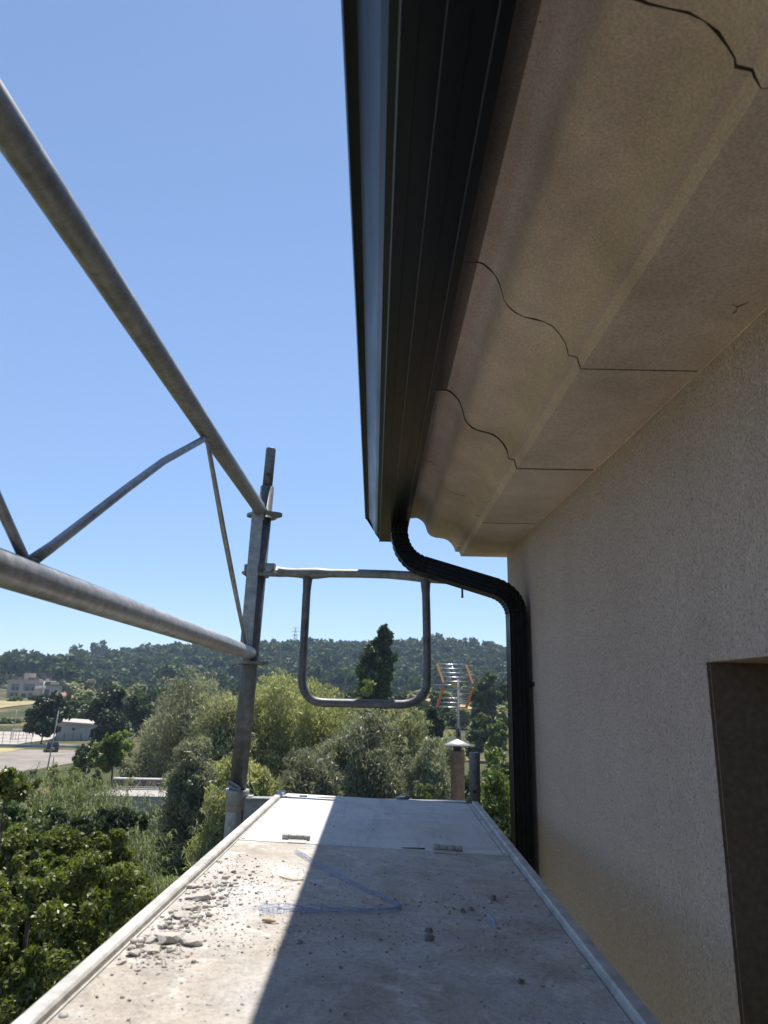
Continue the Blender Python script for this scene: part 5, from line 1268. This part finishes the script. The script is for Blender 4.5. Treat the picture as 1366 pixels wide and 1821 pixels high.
def apartments():
    Y = 300; a = at(9, 1250, Y); c = at(66, 1250, Y); z0 = tz((a.x+c.x)/2, Y)-1; zt = htop(36, 1211, Y)
    root = empty('apartment_block', ((a.x+c.x)/2, Y, z0), 'pinkish three-storey apartment block at the far left', 'building')
    D = 14; dx = -1.5
    b = MB(); P = [(a.x, Y), (c.x, Y), (c.x+dx+3.5, Y+D), (a.x+dx-1.0, Y+D)]
    b.add([(x, y, z0) for x, y in P]+[(x, y, zt) for x, y in P], [(0, 1, 5, 4), (1, 2, 6, 5), (2, 3, 7, 6), (3, 0, 4, 7), (4, 5, 6, 7)]); b.build('wall', M['bldg'], root)
    MB().box((a.x-0.3, Y-0.3, zt+0.002), (c.x+0.3, Y+D, zt+0.5)).build('roof_edge', M['bldg_light'], root)
    X = lambda px: at(px, 1235, Y).x; Z = lambda py: at(36, py, Y).z
    for (x0, x1, y0, y1, mt) in ((18, 32, 1216, 1228, 'frame_grey'), (40, 60, 1216, 1228, 'frame_grey'), (17, 32, 1231, 1240, 'frame_grey'), (38, 46, 1233, 1240, 'glass'), (50, 58, 1231, 1240, 'frame_grey')):
        w_ = MB().box((X(x0), Y-0.12, Z(y1)), (X(x1), Y-0.003, Z(y0))).build('window', M[mt], root)
        n = 2 if x1-x0 > 10 else 1
        for i in range(n):
            xa = X(x0)+(X(x1)-X(x0))*(i+0.52)/n; MB().box((xa-0.1, Y-0.19, Z(y1)+0.15), (xa+(X(x1)-X(x0))*0.4/n, Y-0.122, Z(y1)+1.4)).build('pane', M['glass'], w_)
    MB().box((X(36), Y-0.1, Z(1255)), (X(49), Y-0.004, Z(1248))).build('garage_door', M['bldg_light'], root)
    for (x0, x1, h, d) in ((14, 26, 1.2, 2), (30, 41, 2.8, 4), (44, 57, 1.0, 1), (58, 68, 2.0, 5)):
        MB().box((X(x0), Y+d, zt+0.502), (X(x1), Y+d+5, zt+0.5+h)).build('roof_hut', M['dark_hut' if h < 2.2 else 'bldg'], root)
    # the stepped right wing
    MB().box((c.x+0.003, Y+3, z0), (X(84), Y+13, zt-1.5)).build('wing', M['bldg_light'], root); MB().box((c.x+0.05, Y+2.6, zt-1.495), (X(86), Y+13.4, zt-1.1)).build('wing_roof', M['dark_hut'], root)
    for i in range(3): MB().box((X(73), Y+2.9, z0+3+i*3.2), (X(81), Y+2.997, z0+4.6+i*3.2)).build('window', M['glass'], root)
    p = spot(105, 330); q = at(105, 1237, 330); r = empty('farm_house', p, 'tiny white house with tiled roof at the foot of the hill', 'house')
    MB().box((p.x-4.0, 330, p.z-1), (p.x+3.0, 337, q.z)).build('wall', M['white'], r)
    m = MB(); m.add([(p.x-4.4, 329.6, q.z+.003), (p.x+3.4, 329.6, q.z+.003), (p.x+3.4, 337.4, q.z+.003), (p.x-4.4, 337.4, q.z+.003), (p.x-4.4, 333.5, q.z+1.4), (p.x+3.4, 333.5, q.z+1.4)], [(0, 1, 5, 4), (2, 3, 4, 5), (0, 4, 3), (1, 2, 5), (0, 3, 2, 1)]); m.build('roof', M['tile'], r)
    MB().box((p.x-1, 329.9, p.z), (p.x, 329.997, p.z+1.6)).build('door', M['frame_grey'], r)
    p = at(123, 1229, 400); g = tz(p.x, 400); r = empty('white_shed', (p.x, 400, g), 'small white shed among the trees on the lower slope', 'shed')
    MB().box((p.x-2.6, 400, g-1), (p.x+2.6, 404, p.z)).build('wall', M['white'], r); MB().box((p.x-2.9, 399.7, p.z+0.003), (p.x+2.9, 404.3, p.z+0.25)).build('roof', M['white'], r)
apartments()
def pylon():
    Y = 800; t = at(526, 1115, Y); g = tz(t.x, Y); H = t.z-g; root = empty('power_pylon', (t.x, Y, g), 'lattice power pylon standing on the hill skyline', 'pylon')
    m = MB(); w0, w1 = 2.6, 0.5
    cn = [(-1, -1), (1, -1), (1, 1), (-1, 1)]
    for sx_, sy_ in cn: m.tube([(t.x+sx_*w0, Y+sy_*w0, g), (t.x+sx_*w1, Y+sy_*w1, g+H)], 0.22, 4)
    lv = [0, 0.2, 0.38, 0.54, 0.68, 0.8, 0.9, 1]
    for a, b in zip(lv[:-1], lv[1:]):
        for i in range(4):
            s0, s1 = cn[i], cn[(i+1) % 4]; wa = w0+(w1-w0)*a; wb = w0+(w1-w0)*b
            m.tube([(t.x+s0[0]*wa, Y+s0[1]*wa, g+H*a), (t.x+s1[0]*wb, Y+s1[1]*wb, g+H*b)], 0.1, 3); m.tube([(t.x+s1[0]*wa, Y+s1[1]*wa, g+H*a), (t.x+s0[0]*wb, Y+s0[1]*wb, g+H*b)], 0.1, 3)
    m.build('tower', M['galv'], root)
    for f, wd in ((0.97, 3.2), (0.86, 4.2), (0.75, 3.4)):
        m = MB(); m.tube([(t.x-wd, Y, g+H*f), (t.x+wd, Y, g+H*f)], 0.18, 4); m.tube([(t.x-wd, Y, g+H*f), (t.x, Y, g+H*f+1.2), (t.x+wd, Y, g+H*f)], 0.12, 4); m.build('crossarm', M['galv'], root)
        for s in (-1, 1): m = MB(); m.tube([(t.x+s*wd, Y, g+H*f), (t.x+s*wd, Y, g+H*f-1.4)], 0.14, 5); m.build('insulator', M['galv_dark'], root)
pylon()

# ------------------------------------------------------------------ neighbour roof with flue and antenna
def neighbour():
    Y0, Y1 = 11.0, 15.5; x0, x1 = 0.55, 3.2; zt = CAMZ-2.9
    r = empty('neighbour_house', ((x0+x1)/2, (Y0+Y1)/2, 0), 'low neighbouring house under the chimney flue, hidden behind the deck', 'house')
    MB().box((x0, Y0, -0.5), (x1, Y1, zt-0.3)).build('wall', M['render'], r)
    m = MB(); m.add([(x0-.2, Y0-.2, zt-0.295), (x1+.2, Y0-.2, zt-.295), (x1+.2, Y1+.2, zt-.295), (x0-.2, Y1+.2, zt-.295), (x0-.2, (Y0+Y1)/2, zt+0.3), (x1+.2, (Y0+Y1)/2, zt+0.3)], [(0, 1, 5, 4), (2, 3, 4, 5), (0, 4, 3), (1, 2, 5), (0, 3, 2, 1)]); m.build('roof', M['tile'], r)
    m = MB(); m.box(((x0+x1)/2-0.4, Y0-0.04, zt-2.2), ((x0+x1)/2+0.4, Y0-0.003, zt-1.1)); m.build('window', M['glass'], r)
    # flue
    Y = 12.2; c = at(813.5, 1335, Y); rad = 11.4*mpp(Y); zb = zt
    f = empty('chimney_flue', (c.x, Y, zb), 'brown spiral-seamed metal chimney flue with pale conical cap', 'chimney flue')
    m = MB(); m.lathe((c.x, Y, 0), [(rad, zb-0.35), (rad, c.z-0.05), (rad*1.05, c.z-0.045), (rad*1.05, c.z), (rad*0.96, c.z), (rad*0.94, c.z-0.3)], 28); m.build('pipe', M['flue'], f)
    m = MB(); pts = []
    for i in range(140):
        an = i*0.45; z = zb-0.3+i*(c.z-zb+0.2)/140; pts.append((c.x+rad*1.004*math.cos(an), Y+rad*1.004*math.sin(an), z))
    m.tube(pts, 0.004, 4); m.build('seam', M['flue'], f)
    zr = at(813, 1325, Y).z; za = at(813, 1314, Y).z; rc = 22*mpp(Y)
    m = MB(); m.lathe((c.x, Y, 0), [(rc*0.98, zr-0.006), (rc, zr), (rc*0.5, (zr+za)/2+0.004), (0.004, za)], 28); m.lathe((c.x, Y, 0), [(rc*0.97, zr-0.005), (0.004, za-0.012)], 28); m.build('cap', M['cap'], f)
    for i in range(4):
        an = 0.5+i*math.pi/2; m = MB(); m.tube([(c.x+rad*0.98*math.cos(an), Y+rad*0.98*math.sin(an), c.z-0.04), (c.x+rad*1.1*math.cos(an), Y+rad*1.1*math.sin(an), zr+0.012)], 0.007, 5); m.build('cap_strut', M['galv_dark'], f)
    m = MB(); m.lathe((c.x, Y, 0), [(rad*0.55, c.z-0.3), (rad*0.55, zr+0.02)], 16); m.build('inner_pipe', M['black_plastic'], f)
    # antenna
    Y = 13.2; mm = mpp(Y); c = at(815, 1219, Y)
    an_ = empty('tv_antenna', (at(815, 1300, Y).x, Y, zt), 'corner-reflector television antenna with orange frame on a mast', 'antenna')
    mx = at(815, 1260, Y).x
    m = MB(); m.tube([(mx, Y, zt-0.2), (mx, Y, at(815, 1208, Y).z)], 0.020, 10); m.build('mast', M['galv_dark'], an_)
    m = MB(); m.tube([(mx, Y, zt-0.2), (mx, Y, at(815, 1296, Y).z)], 0.045, 10); m.build('mast_sleeve', M['black_plastic'], an_)
    fw = Vector((-0.5, 0.86, 0)).normalized(); sd = Vector((1, 0.10, 0)).normalized()
    hub = Vector((mx, Y, c.z)); hw = 25*mm
    for s, ytop in ((1, 1181), (-1, 1258)):
        zt_ = at(806, ytop, Y).z; edge = Vector((0, 0, zt_-c.z-s*0.035))+fw*0.20; st = hub+Vector((0, 0, s*0.035))
        for e in (-1, 1):
            m = MB(); a = st+sd*(hw*e); q = a+edge; ax = (q-a).normalized(); N = sd
            B = ax.cross(N).normalized(); m.sweep([a, q], [(N, B)]*2, [(-0.02, -0.018), (0.02, -0.018), (0.02, 0.018), (-0.02, 0.018)]); m.build('side_bar', M['orange'], an_)
        for i in range(5):
            t = (i+0.4)/4.4; p = st+edge*t; m = MB(); m.tube([p-sd*hw*1.02, p+sd*hw*1.02], 0.0105, 5); m.build('reflector_rod', M['wire'], an_)
        m = MB(); m.tube([st, st+edge*1.05], 0.007, 5); m.build('spine', M['wire'], an_)
    m = MB(); m.tube([hub-fw*0.04, hub+fw*0.72], 0.011, 6); m.build('boom', M['wire'], an_)
    m = MB(); d = hub+fw*0.10+Vector((0, 0, 0.01)); m.box((d.x-0.06, d.y-0.04, d.z-0.025), (d.x+0.05, d.y+0.04, d.z+0.045)); m.build('dipole_box', simple('yellow_box', (0.55, 0.36, 0.12), 0.6), an_)
    for i in range(4):
        p = hub+fw*(0.24+0.15*i)+Vector((0, 0, 0.012)); m = MB(); m.tube([p-sd*0.15, p+sd*0.15], 0.007, 5); m.build('director', M['wire'], an_)
    m = MB(); m.box((mx-0.03, Y-0.03, c.z-0.08), (mx+0.03, Y+0.03, c.z-0.03)); m.build('mast_clamp', M['galv'], an_)
neighbour()

# ------------------------------------------------------------------ air
def haze():
    m = bpy.data.materials.new('thin_haze'); m.use_nodes = True; t = m.node_tree; t.nodes.clear()
    o = t.nodes.new('ShaderNodeOutputMaterial'); v = t.nodes.new('ShaderNodeVolumePrincipled')
    v.inputs['Color'].default_value = (0.58, 0.74, 1.0, 1); v.inputs['Density'].default_value = 0.0002; v.inputs['Anisotropy'].default_value = 0.2
    t.links.new(v.outputs[0], o.inputs['Volume'])
    b = MB(); b.box((-3600, -1150, -4), (3600, 4300, 76)); ob = b.build('haze', m); ob['kind'] = 'stuff'; ob['label'] = 'thin summer haze over the valley'; ob['category'] = 'haze'
haze()
